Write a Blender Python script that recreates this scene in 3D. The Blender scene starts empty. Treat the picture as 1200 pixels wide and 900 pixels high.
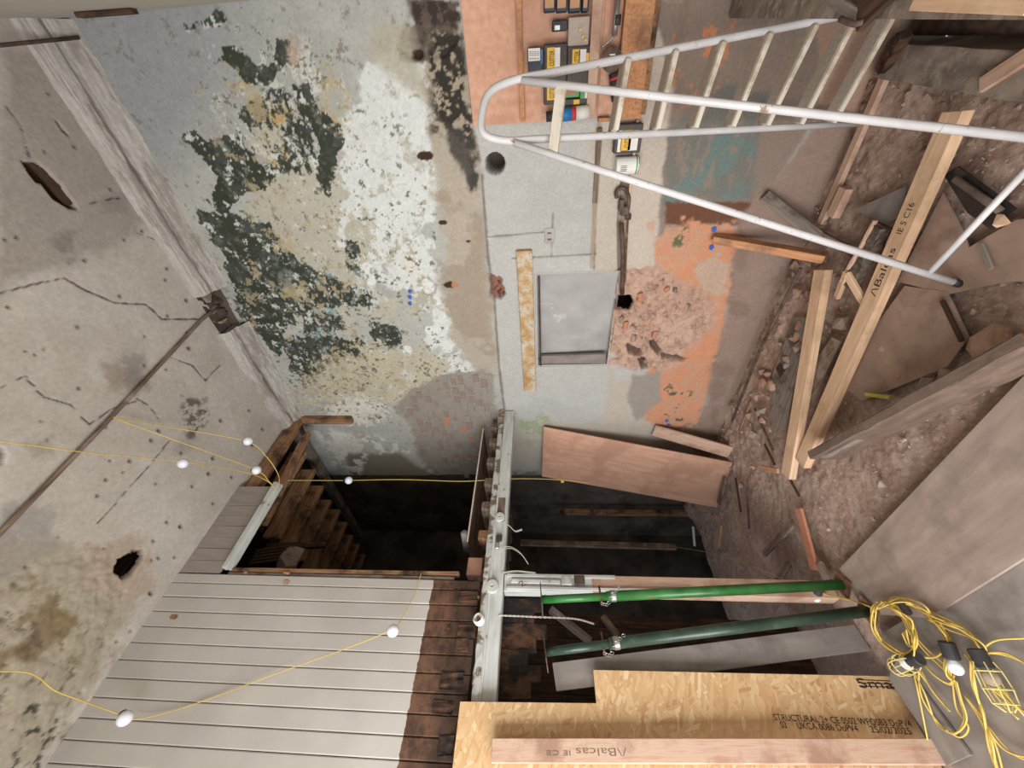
import bpy, bmesh, math, random
import numpy as np
from mathutils import Vector, Matrix
random.seed(7)
# ------------------------------------------------------------------ camera (phone turned on its side: picture-left is up)
FPX = 447.0
YAW, PIT, ROL = math.radians(49.3), math.radians(4.25), math.radians(-.73)
_f0 = np.array([math.sin(YAW), math.cos(YAW), 0]); _r0 = np.array([math.cos(YAW), -math.sin(YAW), 0]); _u0 = np.array([0, 0, 1.])
CF = _f0*math.cos(PIT)+_u0*math.sin(PIT); _u1 = -_f0*math.sin(PIT)+_u0*math.cos(PIT)
CR = _r0*math.cos(ROL)+_u1*math.sin(ROL); CU = -_r0*math.sin(ROL)+_u1*math.cos(ROL)
sc = bpy.context.scene
COL = sc.collection
cd = bpy.data.cameras.new('camera'); cd.sensor_fit = 'HORIZONTAL'; cd.sensor_width = 36; cd.lens = 36*FPX/1200; cd.clip_start = .02
cam = bpy.data.objects.new('camera', cd); COL.objects.link(cam)
# image right = world down (-CU), image up = world right (CR)
cam.matrix_world = Matrix(((-CU[0], CR[0], -CF[0], 0), (-CU[1], CR[1], -CF[1], 0), (-CU[2], CR[2], -CF[2], 0), (0, 0, 0, 1)))
sc.camera = cam
# ------------------------------------------------------------------ light
sc.view_settings.view_transform = 'Standard'; sc.view_settings.look = 'None'; sc.view_settings.gamma = 1; sc.view_settings.exposure = 0.35
sc.view_settings.use_curve_mapping = False
w = bpy.data.worlds.new('World'); sc.world = w; w.use_nodes = True
w.node_tree.nodes['Background'].inputs[0].default_value = (.75, .87, 1, 1); w.node_tree.nodes['Background'].inputs[1].default_value = 1.0
def area(name, loc, to, sx, sy, power, col):
    l = bpy.data.lights.new(name, 'AREA'); l.shape = 'RECTANGLE'; l.size = sx; l.size_y = sy; l.energy = power; l.color = col
    o = bpy.data.objects.new(name, l); COL.objects.link(o); o.location = loc
    o.rotation_euler = (Vector(to)-Vector(loc)).to_track_quat('-Z', 'Y').to_euler(); return o
WIN = dict(x=-1.8, y0=.15, y1=2.25, z0=-1.7, z1=1.15)       # unseen window behind the camera's left shoulder, made tall to brighten the floor
area('window_daylight', (-1.9, 1.2, -.275), (0, 1.2, -.275), 2.1, 2.8, 172, (1, .985, .955))

# ------------------------------------------------------------------ helpers
def ray(x, y): return CF+(600-x)/FPX*CU+(450-y)/FPX*CR
def on(x, y, ax, v):
    d = ray(x, y); return Vector(d*v/d[ax])
def fl(x, y, z=-1.9): return on(x, y, 2, z)
def wr(x, y, X=2.82): return on(x, y, 0, X)
def pb(x, y, Y=2.8): return on(x, y, 1, Y)
def at(x, y, depth):
    d = ray(x, y); return Vector(d*depth)
def pix(q):                       # arrays
    a = q@CF; return 600-FPX*(q@CU)/a, 450-FPX*(q@CR)/a
def lin(c): return tuple(((v/255)/12.92 if v/255 <= .04045 else ((v/255+.055)/1.055)**2.4) for v in c)
def tag(o, label=None, cat=None, group=None, kind=None):
    if label: o['label'] = label
    if cat: o['category'] = cat
    if group: o['group'] = group
    if kind: o['kind'] = kind
    return o
def thing(name, label, cat, loc, group=None):
    o = bpy.data.objects.new(name, None); COL.objects.link(o); o.location = loc; o.empty_display_size = .05
    return tag(o, label, cat, group)
WM = {}
def put(name, me, mat, parent=None, M=None):
    M = M if M is not None else Matrix()
    if parent is not None and parent.name in WM:
        if mat is not None and not me.materials: me.materials.append(mat)
        o = bpy.data.objects.new(name, me); COL.objects.link(o); o.parent = parent; o.matrix_basis = WM[parent.name].inverted()@M; WM[o.name] = M.copy(); return o
    if parent is not None:
        if mat is not None and not me.materials: me.materials.append(mat)
        o = bpy.data.objects.new(name, me); COL.objects.link(o); o.parent = parent
        o.matrix_basis = parent.matrix_basis.inverted()@M; WM[o.name] = M.copy(); return o
    if mat is not None and not me.materials: me.materials.append(mat)
    o = bpy.data.objects.new(name, me); COL.objects.link(o); o.matrix_basis = M; WM[o.name] = M.copy(); return o
def mesh(bm, name='m', smooth=False):
    me = bpy.data.meshes.new(name); bmesh.ops.recalc_face_normals(bm, faces=bm.faces); bm.to_mesh(me); bm.free()
    if smooth: me.polygons.foreach_set('use_smooth', [True]*len(me.polygons))
    return me
def frame(p0, p1, up=(0, 0, 1)):
    p0, p1 = Vector(p0), Vector(p1); x = (p1-p0).normalized(); up = Vector(up)
    z = (up-x*up.dot(x)).normalized(); y = z.cross(x)
    M = Matrix((x, y, z)).transposed().to_4x4(); M.translation = (p0+p1)/2; return M, (p1-p0).length
def boxbm(sx, sy, sz, bev=0, rough=0, cuts=0, seed=0, bm=None, c=(0, 0, 0)):
    own = bm is None
    bm = bm or bmesh.new()
    r = bmesh.ops.create_cube(bm, size=1); vs = r['verts']
    for v in vs: v.co = Vector((v.co.x*sx+c[0], v.co.y*sy+c[1], v.co.z*sz+c[2]))
    if cuts and own:
        bmesh.ops.subdivide_edges(bm, edges=[e for e in bm.edges if abs((e.verts[0].co-e.verts[1].co).x) > .5*sx], cuts=cuts, use_grid_fill=True)
    if bev and own: bmesh.ops.bevel(bm, geom=[e for e in bm.edges if len(e.link_faces) == 2 and e.calc_face_angle(0) > .5], offset=bev, segments=1, affect='EDGES')
    if rough and own:
        rr = random.Random(seed)
        for v in bm.verts: v.co += Vector((rr.uniform(-1, 1), rr.uniform(-1, 1), rr.uniform(-1, 1)))*rough
    return bm
def bar(name, p0, p1, w, h, mat, parent=None, up=(0, 0, 1), bev=.002, rough=0, cuts=0, seed=0):
    """timber from p0 to p1 (axis), w across, h along 'up'"""
    M, L = frame(p0, p1, up)
    return put(name, mesh(boxbm(L, w, h, bev, rough, cuts, seed)), mat, parent, M)
def slab(name, corners, th, mat, parent=None, n=None):
    """flat sheet from its corner points, thickness th away from n side"""
    c = [Vector(p) for p in corners]; nn = (c[1]-c[0]).cross(c[2]-c[0]).normalized()
    if n is not None and nn.dot(Vector(n)) < 0: nn = -nn
    M, L = frame(c[0], c[1], nn); M.translation = c[0]; Mi = M.inverted()
    bm = bmesh.new(); a = []; b = []
    for p in c:
        q = Mi@p; a.append(bm.verts.new((q.x, q.y, 0))); b.append(bm.verts.new((q.x, q.y, -th)))
    bm.faces.new(a); bm.faces.new(b[::-1])
    for i in range(len(c)): j = (i+1) % len(c); bm.faces.new((a[i], b[i], b[j], a[j]))
    return put(name, mesh(bm), mat, parent, M)
def tubebm(pts, r, seg=8, bm=None, closed=False, caps=True):
    bm = bm or bmesh.new(); pts = [Vector(p) for p in pts]; n = len(pts); rings = []; prev = None
    rs = r if isinstance(r, (list, tuple)) else [r]*n
    for i, p in enumerate(pts):
        if closed: t = pts[(i+1) % n]-pts[i-1]
        else: t = pts[min(i+1, n-1)]-pts[max(i-1, 0)]
        t = t.normalized() if t.length > 1e-9 else Vector((0, 0, 1))
        if prev is None: u = t.orthogonal().normalized()
        else:
            u = prev-t*prev.dot(t); u = u.normalized() if u.length > 1e-6 else t.orthogonal().normalized()
        prev = u; v = t.cross(u)
        rings.append([bm.verts.new(p+(u*math.cos(2*math.pi*k/seg)+v*math.sin(2*math.pi*k/seg))*rs[i]) for k in range(seg)])
    for i in range(n if closed else n-1):
        a, b = rings[i], rings[(i+1) % n]
        for k in range(seg): bm.faces.new((a[k], a[(k+1) % seg], b[(k+1) % seg], b[k]))
    if caps and not closed:
        bm.faces.new(rings[0][::-1]); bm.faces.new(rings[-1])
    return bm
def tube(name, pts, r, mat, parent=None, seg=8, closed=False): return put(name, mesh(tubebm(pts, r, seg, None, closed), smooth=True), mat, parent)
def spline(pts, n=8):
    pts = [Vector(p) for p in pts]; out = []
    P = [pts[0]*2-pts[1]]+pts+[pts[-1]*2-pts[-2]]
    for i in range(1, len(P)-2):
        for k in range(n):
            t = k/n; a, b, c, d = P[i-1:i+3]
            out.append(.5*((2*b)+(c-a)*t+(2*a-5*b+4*c-d)*t*t+(3*b-a-3*c+d)*t**3))
    out.append(pts[-1]); return out
def lathebm(prof, seg=16, bm=None, M=None):
    bm = bm or bmesh.new(); rings = []; M = M or Matrix()
    for r, z in prof: rings.append([bm.verts.new(M@Vector((r*math.cos(2*math.pi*k/seg), r*math.sin(2*math.pi*k/seg), z))) for k in range(seg)])
    for a, b in zip(rings, rings[1:]):
        for k in range(seg): bm.faces.new((a[k], a[(k+1) % seg], b[(k+1) % seg], b[k]))
    bm.faces.new(rings[0][::-1]); bm.faces.new(rings[-1]); return bm
def axisM(p, d, up=(.3, .2, .9)):
    z = Vector(d).normalized(); u = Vector(up); x = (u-z*u.dot(z)).normalized(); y = z.cross(x)
    M = Matrix((x, y, z)).transposed().to_4x4(); M.translation = Vector(p); return M
def rockbm(sx, sy, sz, seed, n=14):
    rr = random.Random(seed); bm = bmesh.new()
    for i in range(n):
        v = Vector((rr.gauss(0, 1), rr.gauss(0, 1), rr.gauss(0, 1))).normalized()
        m = max(abs(v.x), abs(v.y), abs(v.z)); v = v*(.45+.55/m*.75)*rr.uniform(.8, 1)
        bm.verts.new((v.x*sx/2, v.y*sy/2, v.z*sz/2))
    r = bmesh.ops.convex_hull(bm, input=bm.verts)
    bmesh.ops.delete(bm, geom=list({g for g in r['geom_interior']+r['geom_unused'] if isinstance(g, bmesh.types.BMVert)}), context='VERTS')
    return bm
# ------------------------------------------------------------------ materials
def nd(nt, t, **k):
    n = nt.nodes.new(t)
    for a, b in k.items(): setattr(n, a, b)
    return n
MATS = {}
def mat(name, cols, scale=8, stretch=(1, 1, 1), rough=.8, bump=.25, bscale=None, detail=8, metal=0, dirt=None, coord='Object', spec=.3, bdist=.004, dist=0.0, dscale=3.0, dthr=(.5, .62)):
    m = bpy.data.materials.new(name); m.use_nodes = True; nt = m.node_tree; b = nt.nodes['Principled BSDF']
    tc = nd(nt, 'ShaderNodeTexCoord'); mp = nd(nt, 'ShaderNodeMapping'); mp.inputs['Scale'].default_value = stretch
    src = nd(nt, 'ShaderNodeNewGeometry').outputs['Position'] if coord == 'World' else tc.outputs[coord]
    nt.links.new(src, mp.inputs[0])
    no = nd(nt, 'ShaderNodeTexNoise'); no.inputs['Scale'].default_value = scale; no.inputs['Detail'].default_value = detail; no.inputs['Distortion'].default_value = dist
    nt.links.new(mp.outputs[0], no.inputs['Vector'])
    cr = nd(nt, 'ShaderNodeValToRGB'); el = cr.color_ramp.elements
    n = len(cols)
    for i, c in enumerate(cols):
        pos = .32+.36*i/max(1, n-1)
        if len(c) == 4: pos = c[3]; c = c[:3]
        e = el[i] if i < 2 else el.new(pos)
        e.position = pos; e.color = (*lin(c), 1)
    nt.links.new(no.outputs['Fac'], cr.inputs[0]); out = cr.outputs[0]
    if dirt:
        n2 = nd(nt, 'ShaderNodeTexNoise'); n2.inputs['Scale'].default_value = dscale; n2.inputs['Detail'].default_value = 10; n2.inputs['Roughness'].default_value = .65
        nt.links.new(src, n2.inputs['Vector'])
        rp = nd(nt, 'ShaderNodeMapRange'); rp.inputs[1].default_value = dthr[0]; rp.inputs[2].default_value = dthr[1]; nt.links.new(n2.outputs['Fac'], rp.inputs[0])
        mx = nd(nt, 'ShaderNodeMix', data_type='RGBA'); nt.links.new(rp.outputs[0], mx.inputs[0]); nt.links.new(out, mx.inputs[6]); mx.inputs[7].default_value = (*lin(dirt), 1); out = mx.outputs[2]
    nt.links.new(out, b.inputs['Base Color'])
    b.inputs['Roughness'].default_value = rough; b.inputs['Metallic'].default_value = metal; b.inputs['Specular IOR Level'].default_value = spec
    if bump:
        nb = nd(nt, 'ShaderNodeTexNoise'); nb.inputs['Scale'].default_value = bscale or scale*3; nb.inputs['Detail'].default_value = 8
        nt.links.new(mp.outputs[0], nb.inputs['Vector']); bp = nd(nt, 'ShaderNodeBump'); bp.inputs['Strength'].default_value = bump; bp.inputs['Distance'].default_value = bdist
        nt.links.new(nb.outputs['Fac'], bp.inputs['Height']); nt.links.new(bp.outputs[0], b.inputs['Normal'])
    MATS[name] = m; return m
def vcmat(name, rough=.85, fine=60, bump=.35, bdist=.006, lo=.86, hi=1.1):
    m = bpy.data.materials.new(name); m.use_nodes = True; nt = m.node_tree; b = nt.nodes['Principled BSDF']
    at_ = nd(nt, 'ShaderNodeAttribute', attribute_name='Col'); tc = nd(nt, 'ShaderNodeTexCoord')
    no = nd(nt, 'ShaderNodeTexNoise'); no.inputs['Scale'].default_value = fine; no.inputs['Detail'].default_value = 8; no.inputs['Roughness'].default_value = .65
    nt.links.new(tc.outputs['Object'], no.inputs['Vector'])
    mr = nd(nt, 'ShaderNodeMapRange'); mr.inputs[1].default_value = .3; mr.inputs[2].default_value = .7; mr.inputs[3].default_value = lo; mr.inputs[4].default_value = hi
    nt.links.new(no.outputs['Fac'], mr.inputs[0])
    mx = nd(nt, 'ShaderNodeVectorMath', operation='SCALE'); nt.links.new(at_.outputs['Color'], mx.inputs[0]); nt.links.new(mr.outputs[0], mx.inputs['Scale'])
    nt.links.new(mx.outputs[0], b.inputs['Base Color']); b.inputs['Roughness'].default_value = rough; b.inputs['Specular IOR Level'].default_value = .25
    bp = nd(nt, 'ShaderNodeBump'); bp.inputs['Strength'].default_value = bump; bp.inputs['Distance'].default_value = bdist
    nt.links.new(no.outputs['Fac'], bp.inputs['Height']); nt.links.new(bp.outputs[0], b.inputs['Normal']); MATS[name] = m; return m
G = (1, 14, 14)
mat('pine', [(204, 166, 134), (218, 183, 152), (228, 196, 167)], 5, G, .7, .15, dirt=(170, 140, 108), dscale=2.2, dthr=(.52, .7))
mat('pine_pink', [(188, 156, 138), (202, 172, 152), (190, 150, 128)], 5, G, .7, .12, dirt=(165, 130, 112), dscale=3)
mat('pine_orange', [(172, 118, 82), (192, 138, 98), (204, 152, 112)], 5, G, .7, .15, dirt=(140, 104, 80), dscale=3)
mat('old_wood', [(88, 74, 62), (118, 100, 86), (140, 122, 108)], 4, G, .9, .5, dirt=(150, 134, 122), dscale=5)
mat('old_grey', [(112, 104, 98), (134, 124, 116), (152, 142, 134)], 4, G, .9, .4, dirt=(98, 84, 74), dscale=4)
mat('dusty_plank', [(110, 98, 90), (132, 118, 108), (150, 136, 126)], 7, (1, 2, 2), .95, .6, dirt=(160, 146, 134), dscale=14, bdist=.006)
mat('dark_wood', [(52, 38, 30), (74, 54, 42), (96, 72, 56)], 4, G, .85, .5, dirt=(44, 36, 32), dscale=4)
mat('joist_wood', [(118, 86, 62), (148, 112, 82), (168, 132, 100)], 4, G, .85, .3, dirt=(60, 44, 34), dscale=3)
mat('rot_wood', [(38, 30, 27), (66, 47, 36), (92, 64, 46), (64, 50, 44)], 9, (2, 2, 1), .85, .7, dirt=(34, 31, 31), dscale=7, dthr=(.48, .58), coord='World')
mat('ply_pink', [(200, 152, 128), (210, 163, 138), (217, 172, 148)], 3, (1, 9, 9), .75, .12, dirt=(190, 144, 122), dscale=2)
mat('ply_floor', [(146, 128, 120), (158, 140, 131), (170, 152, 142)], 3, (1, 5, 5), .85, .2, dirt=(132, 117, 110), dscale=3.5, dthr=(.5, .72))
mat('ply_grey', [(128, 120, 116), (140, 132, 127), (152, 143, 137)], 3, (1, 4, 4), .85, .2, dirt=(112, 104, 100), dscale=4, dthr=(.5, .72))
mat('ply_edge', [(205, 190, 172), (220, 206, 190)], 20, (1, 1, 1), .7, .1)
mat('white_metal', [(196, 194, 196), (214, 212, 214)], 8, (1, 1, 1), .45, .1, dirt=(150, 118, 96), dscale=16, dthr=(.62, .68), spec=.5)
mat('tread_wood', [(206, 196, 180), (222, 214, 200)], 6, G, .7, .2, dirt=(186, 170, 150), dscale=8)
mat('tread_rubber', [(160, 146, 134), (178, 164, 152)], 60, (1, 1, 1), .9, .6)
mat('green_paint', [(38, 92, 44), (50, 110, 54), (62, 124, 66)], 9, (1, 1, 1), .35, .15, dirt=(96, 104, 66), dscale=12, dthr=(.58, .68), spec=.5)
mat('dark_green', [(36, 52, 46), (48, 68, 58), (64, 84, 72)], 9, (1, 1, 1), .35, .15, dirt=(84, 94, 84), dscale=10, dthr=(.56, .7), spec=.5)
mat('rust', [(92, 62, 46), (122, 84, 62), (140, 118, 100)], 25, (1, 1, 1), .8, .4)
mat('rusty_steel', [(172, 132, 88), (184, 152, 110), (194, 176, 148), (200, 192, 178)], 12, (1, 1, 1), .75, .35, dirt=(160, 122, 82), dscale=40, dthr=(.5, .7))
mat('steel', [(150, 148, 146), (184, 182, 180)], 20, (1, 1, 1), .4, .1, metal=.7)
mat('dark_iron', [(70, 58, 52), (98, 82, 74), (116, 98, 88)], 20, (1, 1, 1), .7, .3, metal=.2)
mat('white_paint', [(178, 180, 178), (196, 198, 195), (206, 208, 206)], 5, (1, 6, 6), .5, .35, dirt=(120, 110, 96), dscale=9, dthr=(.62, .68))
mat('porcelain', [(226, 226, 224), (236, 236, 234)], 8, rough=.3, bump=0, spec=.5)
mat('grey_cap', [(188, 188, 184), (204, 204, 200)], 12, rough=.6, bump=.1)
mat('wire_white', [(196, 188, 178), (214, 208, 198)], 20, rough=.6, bump=0)
mat('yellow_cable', [(208, 178, 84), (222, 194, 106)], 8, rough=.5, bump=0, spec=.5)
mat('cage_yellow', [(214, 196, 120), (226, 210, 140)], 20, rough=.5, bump=0)
mat('black_plastic', [(48, 46, 48), (64, 62, 64)], 20, rough=.55, bump=.05)
mat('bulb_white', [(232, 234, 246), (240, 242, 250)], 6, rough=.35, bump=0, spec=.5)
mat('orange_plastic', [(214, 130, 70), (226, 148, 90)], 6, rough=.5, bump=0)
mat('dark_case', [(62, 54, 52), (78, 68, 64)], 20, rough=.5, bump=.05)
mat('navy', [(42, 50, 62), (52, 60, 74)], 10, rough=.45, bump=0)
mat('label_yellow', [(226, 178, 62), (232, 188, 80)], 6, rough=.6, bump=0)
mat('label_white', [(222, 220, 214), (232, 230, 226)], 6, rough=.6, bump=0)
mat('label_grey', [(168, 156, 148), (184, 172, 164)], 30, rough=.5, bump=0)
mat('label_green', [(84, 148, 92), (100, 164, 108)], 20, rough=.6, bump=0)
mat('label_red', [(180, 108, 84), (150, 130, 90)], 40, rough=.6, bump=0)
mat('label_blue', [(40, 116, 176), (52, 128, 190)], 10, rough=.5, bump=0)
mat('red_plastic', [(196, 56, 56), (206, 68, 66)], 10, rough=.5, bump=0)
mat('cardboard', [(178, 138, 104), (192, 150, 116)], 12, rough=.8, bump=.05)
mat('clear_plastic', [(170, 154, 142), (156, 140, 128)], 30, (1, 4, 1), rough=.3, bump=.1)
mat('ink', [(54, 44, 38), (66, 54, 46)], 60, rough=.9, bump=0)
mat('ink_pink', [(120, 98, 88), (130, 106, 96)], 60, rough=.9, bump=0)
mat('stone_grey', [(138, 122, 112), (160, 142, 130), (182, 164, 150)], 12, rough=.95, bump=.6, dirt=(128, 108, 98), dscale=8)
mat('stone_pink', [(164, 134, 118), (184, 152, 134), (196, 166, 148)], 14, rough=.95, bump=.6, dirt=(140, 112, 98), dscale=9)
mat('brick_red', [(178, 118, 92), (190, 130, 104), (170, 124, 102)], 14, rough=.95, bump=.5)
mat('brick_brown', [(136, 118, 110), (148, 130, 120), (158, 142, 132)], 18, rough=.95, bump=.6, coord='Generated', dirt=(150, 142, 134), dscale=6, dthr=(.6, .7))
mat('joist_dusty', [(98, 82, 73), (110, 92, 82), (120, 102, 92)], 6, (1, 4, 4), .95, .5, dirt=(128, 110, 99), dscale=26, dthr=(.55, .7))
mat('white_peel', [(176, 176, 172), (196, 196, 192)], 5, (1, 6, 6), .7, .5, dirt=(112, 100, 84), dscale=10, dthr=(.5, .56))
mat('brick_dull', [(146, 108, 92), (160, 122, 104)], 14, rough=.95, bump=.5)
mat('brick_grey', [(142, 134, 126), (152, 144, 136), (164, 156, 148)], 18, rough=.95, bump=.6, coord='Generated', dirt=(160, 154, 146), dscale=6, dthr=(.6, .7))
mat('black_bag', [(36, 34, 34), (52, 48, 48)], 20, rough=.4, bump=.4)
mat('foam_block', [(74, 64, 60), (96, 84, 76), (120, 104, 92)], 40, rough=.95, bump=.8)
mat('lime_edge', [(176, 176, 84), (190, 188, 100)], 30, rough=.8, bump=.2)
mat('unlit_plaster', [(66, 58, 52), (84, 74, 66), (98, 88, 78)], 3, rough=.95, bump=.5, dirt=(54, 50, 46), dscale=2)  # dark tone stands in for missing light in the stairwell and cornice gap
mat('wall_pale', [(186, 182, 170), (194, 190, 178)], 3, rough=.9, bump=.2)
mat('grey_pvc', [(150, 148, 146), (162, 160, 158)], 10, rough=.5, bump=0)
mat('blue_paper', [(52, 96, 190), (64, 108, 200)], 10, rough=.8, bump=0)
mat('peel', [(178, 134, 98), (194, 150, 112)], 14, rough=.85, bump=.3)
vcmat('plaster_wall'); vcmat('plaster_ceiling', bump=.25, fine=45); vcmat('ground', rough=.97, fine=70, bump=.55, bdist=.01, lo=.84, hi=1.14); vcmat('cornice', fine=40, bump=.5)
M_ = MATS
# OSB with strand flakes
def osb():
    m = bpy.data.materials.new('osb'); m.use_nodes = True; nt = m.node_tree; b = nt.nodes['Principled BSDF']
    tc = nd(nt, 'ShaderNodeTexCoord'); acc = None
    for i, (rot, sc_) in enumerate(((.5, (14, 55, 14)), (1.9, (12, 48, 12)), (2.8, (16, 60, 16)))):
        mp = nd(nt, 'ShaderNodeMapping', vector_type='TEXTURE'); mp.inputs['Rotation'].default_value = (0, 0, rot); mp.inputs['Scale'].default_value = tuple(1/k for k in sc_); nt.links.new(tc.outputs['Object'], mp.inputs[0])
        n0 = nd(nt, 'ShaderNodeTexNoise'); n0.inputs['Scale'].default_value = 9; nt.links.new(tc.outputs['Object'], n0.inputs['Vector'])
        ad = nd(nt, 'ShaderNodeVectorMath', operation='MULTIPLY_ADD'); ad.inputs[1].default_value = (1.2, 1.2, 1.2); nt.links.new(n0.outputs['Color'], ad.inputs[0]); nt.links.new(mp.outputs[0], ad.inputs[2])
        vo = nd(nt, 'ShaderNodeTexVoronoi'); vo.inputs['Scale'].default_value = 1; nt.links.new(ad.outputs[0], vo.inputs['Vector'])
        sp = nd(nt, 'ShaderNodeSeparateColor'); nt.links.new(vo.outputs['Color'], sp.inputs[0])
        if acc is None: acc = sp.outputs[0]
        else:
            gt = nd(nt, 'ShaderNodeMath', operation='GREATER_THAN'); gt.inputs[1].default_value = .55; nt.links.new(sp.outputs[1], gt.inputs[0])
            mx = nd(nt, 'ShaderNodeMix'); nt.links.new(gt.outputs[0], mx.inputs[0]); nt.links.new(acc, mx.inputs[2]); nt.links.new(sp.outputs[0], mx.inputs[3]); acc = mx.outputs[0]
    cr = nd(nt, 'ShaderNodeValToRGB'); e = cr.color_ramp.elements
    for i, (p, c) in enumerate(((0, (184, 138, 102)), (.06, (198, 156, 114)), (.5, (207, 170, 125)), (.85, (215, 181, 138)), (1, (224, 198, 160)))):
        k = e[i] if i < 2 else e.new(p); k.position = p; k.color = (*lin(c), 1)
    nt.links.new(acc, cr.inputs[0]); nt.links.new(cr.outputs[0], b.inputs['Base Color']); b.inputs['Roughness'].default_value = .7
    bp = nd(nt, 'ShaderNodeBump'); bp.inputs['Strength'].default_value = .25; bp.inputs['Distance'].default_value = .002; nt.links.new(acc, bp.inputs['Height']); nt.links.new(bp.outputs[0], b.inputs['Normal'])
    MATS['osb'] = m
osb()
# partition boards: grey-white paint above a ragged line, bare dark wood below it
def boardmat():
    m = bpy.data.materials.new('partition_board'); m.use_nodes = True; nt = m.node_tree; b = nt.nodes['Principled BSDF']
    ge = nd(nt, 'ShaderNodeNewGeometry'); sx = nd(nt, 'ShaderNodeSeparateXYZ'); nt.links.new(ge.outputs['Position'], sx.inputs[0])
    n = nd(nt, 'ShaderNodeTexNoise'); n.inputs['Scale'].default_value = 22; n.inputs['Detail'].default_value = 6; nt.links.new(ge.outputs['Position'], n.inputs['Vector'])
    ma = nd(nt, 'ShaderNodeMath', operation='MULTIPLY_ADD'); ma.inputs[1].default_value = .03; nt.links.new(n.outputs['Fac'], ma.inputs[0]); nt.links.new(sx.outputs[2], ma.inputs[2])
    th = nd(nt, 'ShaderNodeMath', operation='GREATER_THAN'); th.inputs[1].default_value = .787; nt.links.new(ma.outputs[0], th.inputs[0])
    n1 = nd(nt, 'ShaderNodeTexNoise'); n1.inputs['Scale'].default_value = 3; n1.inputs['Detail'].default_value = 6; nt.links.new(ge.outputs['Position'], n1.inputs['Vector'])
    c1 = nd(nt, 'ShaderNodeValToRGB'); c1.color_ramp.elements[0].position = .3; c1.color_ramp.elements[0].color = (*lin((180, 174, 168)), 1); c1.color_ramp.elements[1].position = .7; c1.color_ramp.elements[1].color = (*lin((194, 189, 183)), 1); nt.links.new(n1.outputs['Fac'], c1.inputs[0])
    n2 = nd(nt, 'ShaderNodeTexNoise'); n2.inputs['Scale'].default_value = 16; n2.inputs['Detail'].default_value = 9; n2.inputs['Roughness'].default_value = .7; nt.links.new(ge.outputs['Position'], n2.inputs['Vector'])
    c2 = nd(nt, 'ShaderNodeValToRGB'); e = c2.color_ramp.elements
    for i, (p, c) in enumerate(((.3, (44, 35, 31)), (.45, (84, 58, 44)), (.6, (112, 80, 60)), (.75, (70, 60, 54)))):
        k = e[i] if i < 2 else e.new(p); k.position = p; k.color = (*lin(c), 1)
    nt.links.new(n2.outputs['Fac'], c2.inputs[0])
    kz = nd(nt, 'ShaderNodeMath', operation='MULTIPLY_ADD'); kz.inputs[1].default_value = .22; nt.links.new(n1.outputs['Fac'], kz.inputs[0]); nt.links.new(sx.outputs[2], kz.inputs[2])
    kt = nd(nt, 'ShaderNodeMapRange'); kt.inputs[1].default_value = .70; kt.inputs[2].default_value = .78; kt.inputs[3].default_value = .42; kt.inputs[4].default_value = 1; nt.links.new(kz.outputs[0], kt.inputs[0])
    dk = nd(nt, 'ShaderNodeVectorMath', operation='SCALE'); nt.links.new(c2.outputs[0], dk.inputs[0]); nt.links.new(kt.outputs[0], dk.inputs['Scale'])
    mx = nd(nt, 'ShaderNodeMix', data_type='RGBA'); nt.links.new(th.outputs[0], mx.inputs[0]); nt.links.new(dk.outputs[0], mx.inputs[6]); nt.links.new(c1.outputs[0], mx.inputs[7])
    nt.links.new(mx.outputs[2], b.inputs['Base Color'])
    rg = nd(nt, 'ShaderNodeMapRange'); rg.inputs[3].default_value = .85; rg.inputs[4].default_value = .38; nt.links.new(th.outputs[0], rg.inputs[0]); nt.links.new(rg.outputs[0], b.inputs['Roughness'])
    bp = nd(nt, 'ShaderNodeBump'); bp.inputs['Strength'].default_value = .12; bp.inputs['Distance'].default_value = .01; nt.links.new(n2.outputs['Fac'], bp.inputs['Height']); nt.links.new(bp.outputs[0], b.inputs['Normal'])
    MATS['partition_board'] = m
boardmat()
# ------------------------------------------------------------------ lettering
def lettering(txt, height, p, rd, up, m, parent, name='lettering', width=None, lift=.0006):
    c = bpy.data.curves.new(name, 'FONT'); c.body = txt; c.size = 1; c.align_x = 'LEFT'
    o = bpy.data.objects.new(name, c); me = bpy.data.meshes.new_from_object(o); bpy.data.objects.remove(o); bpy.data.curves.remove(c)
    co = np.empty(len(me.vertices)*3); me.vertices.foreach_get('co', co); co = co.reshape(-1, 3)
    if len(co) == 0: return None
    mn, mx = co.min(0), co.max(0); s = height/max(1e-6, .72); sx = s if width is None else width/(mx[0]-mn[0])
    co[:, 0] = (co[:, 0]-mn[0])*sx; co[:, 1] *= s; me.vertices.foreach_set('co', co.ravel())
    rd = Vector(rd).normalized(); up = Vector(up); up = (up-rd*up.dot(rd)).normalized(); n = rd.cross(up)
    M = Matrix((rd, up, n)).transposed().to_4x4(); M.translation = Vector(p)+n*lift
    return put(name, me, m, parent, M)
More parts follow.
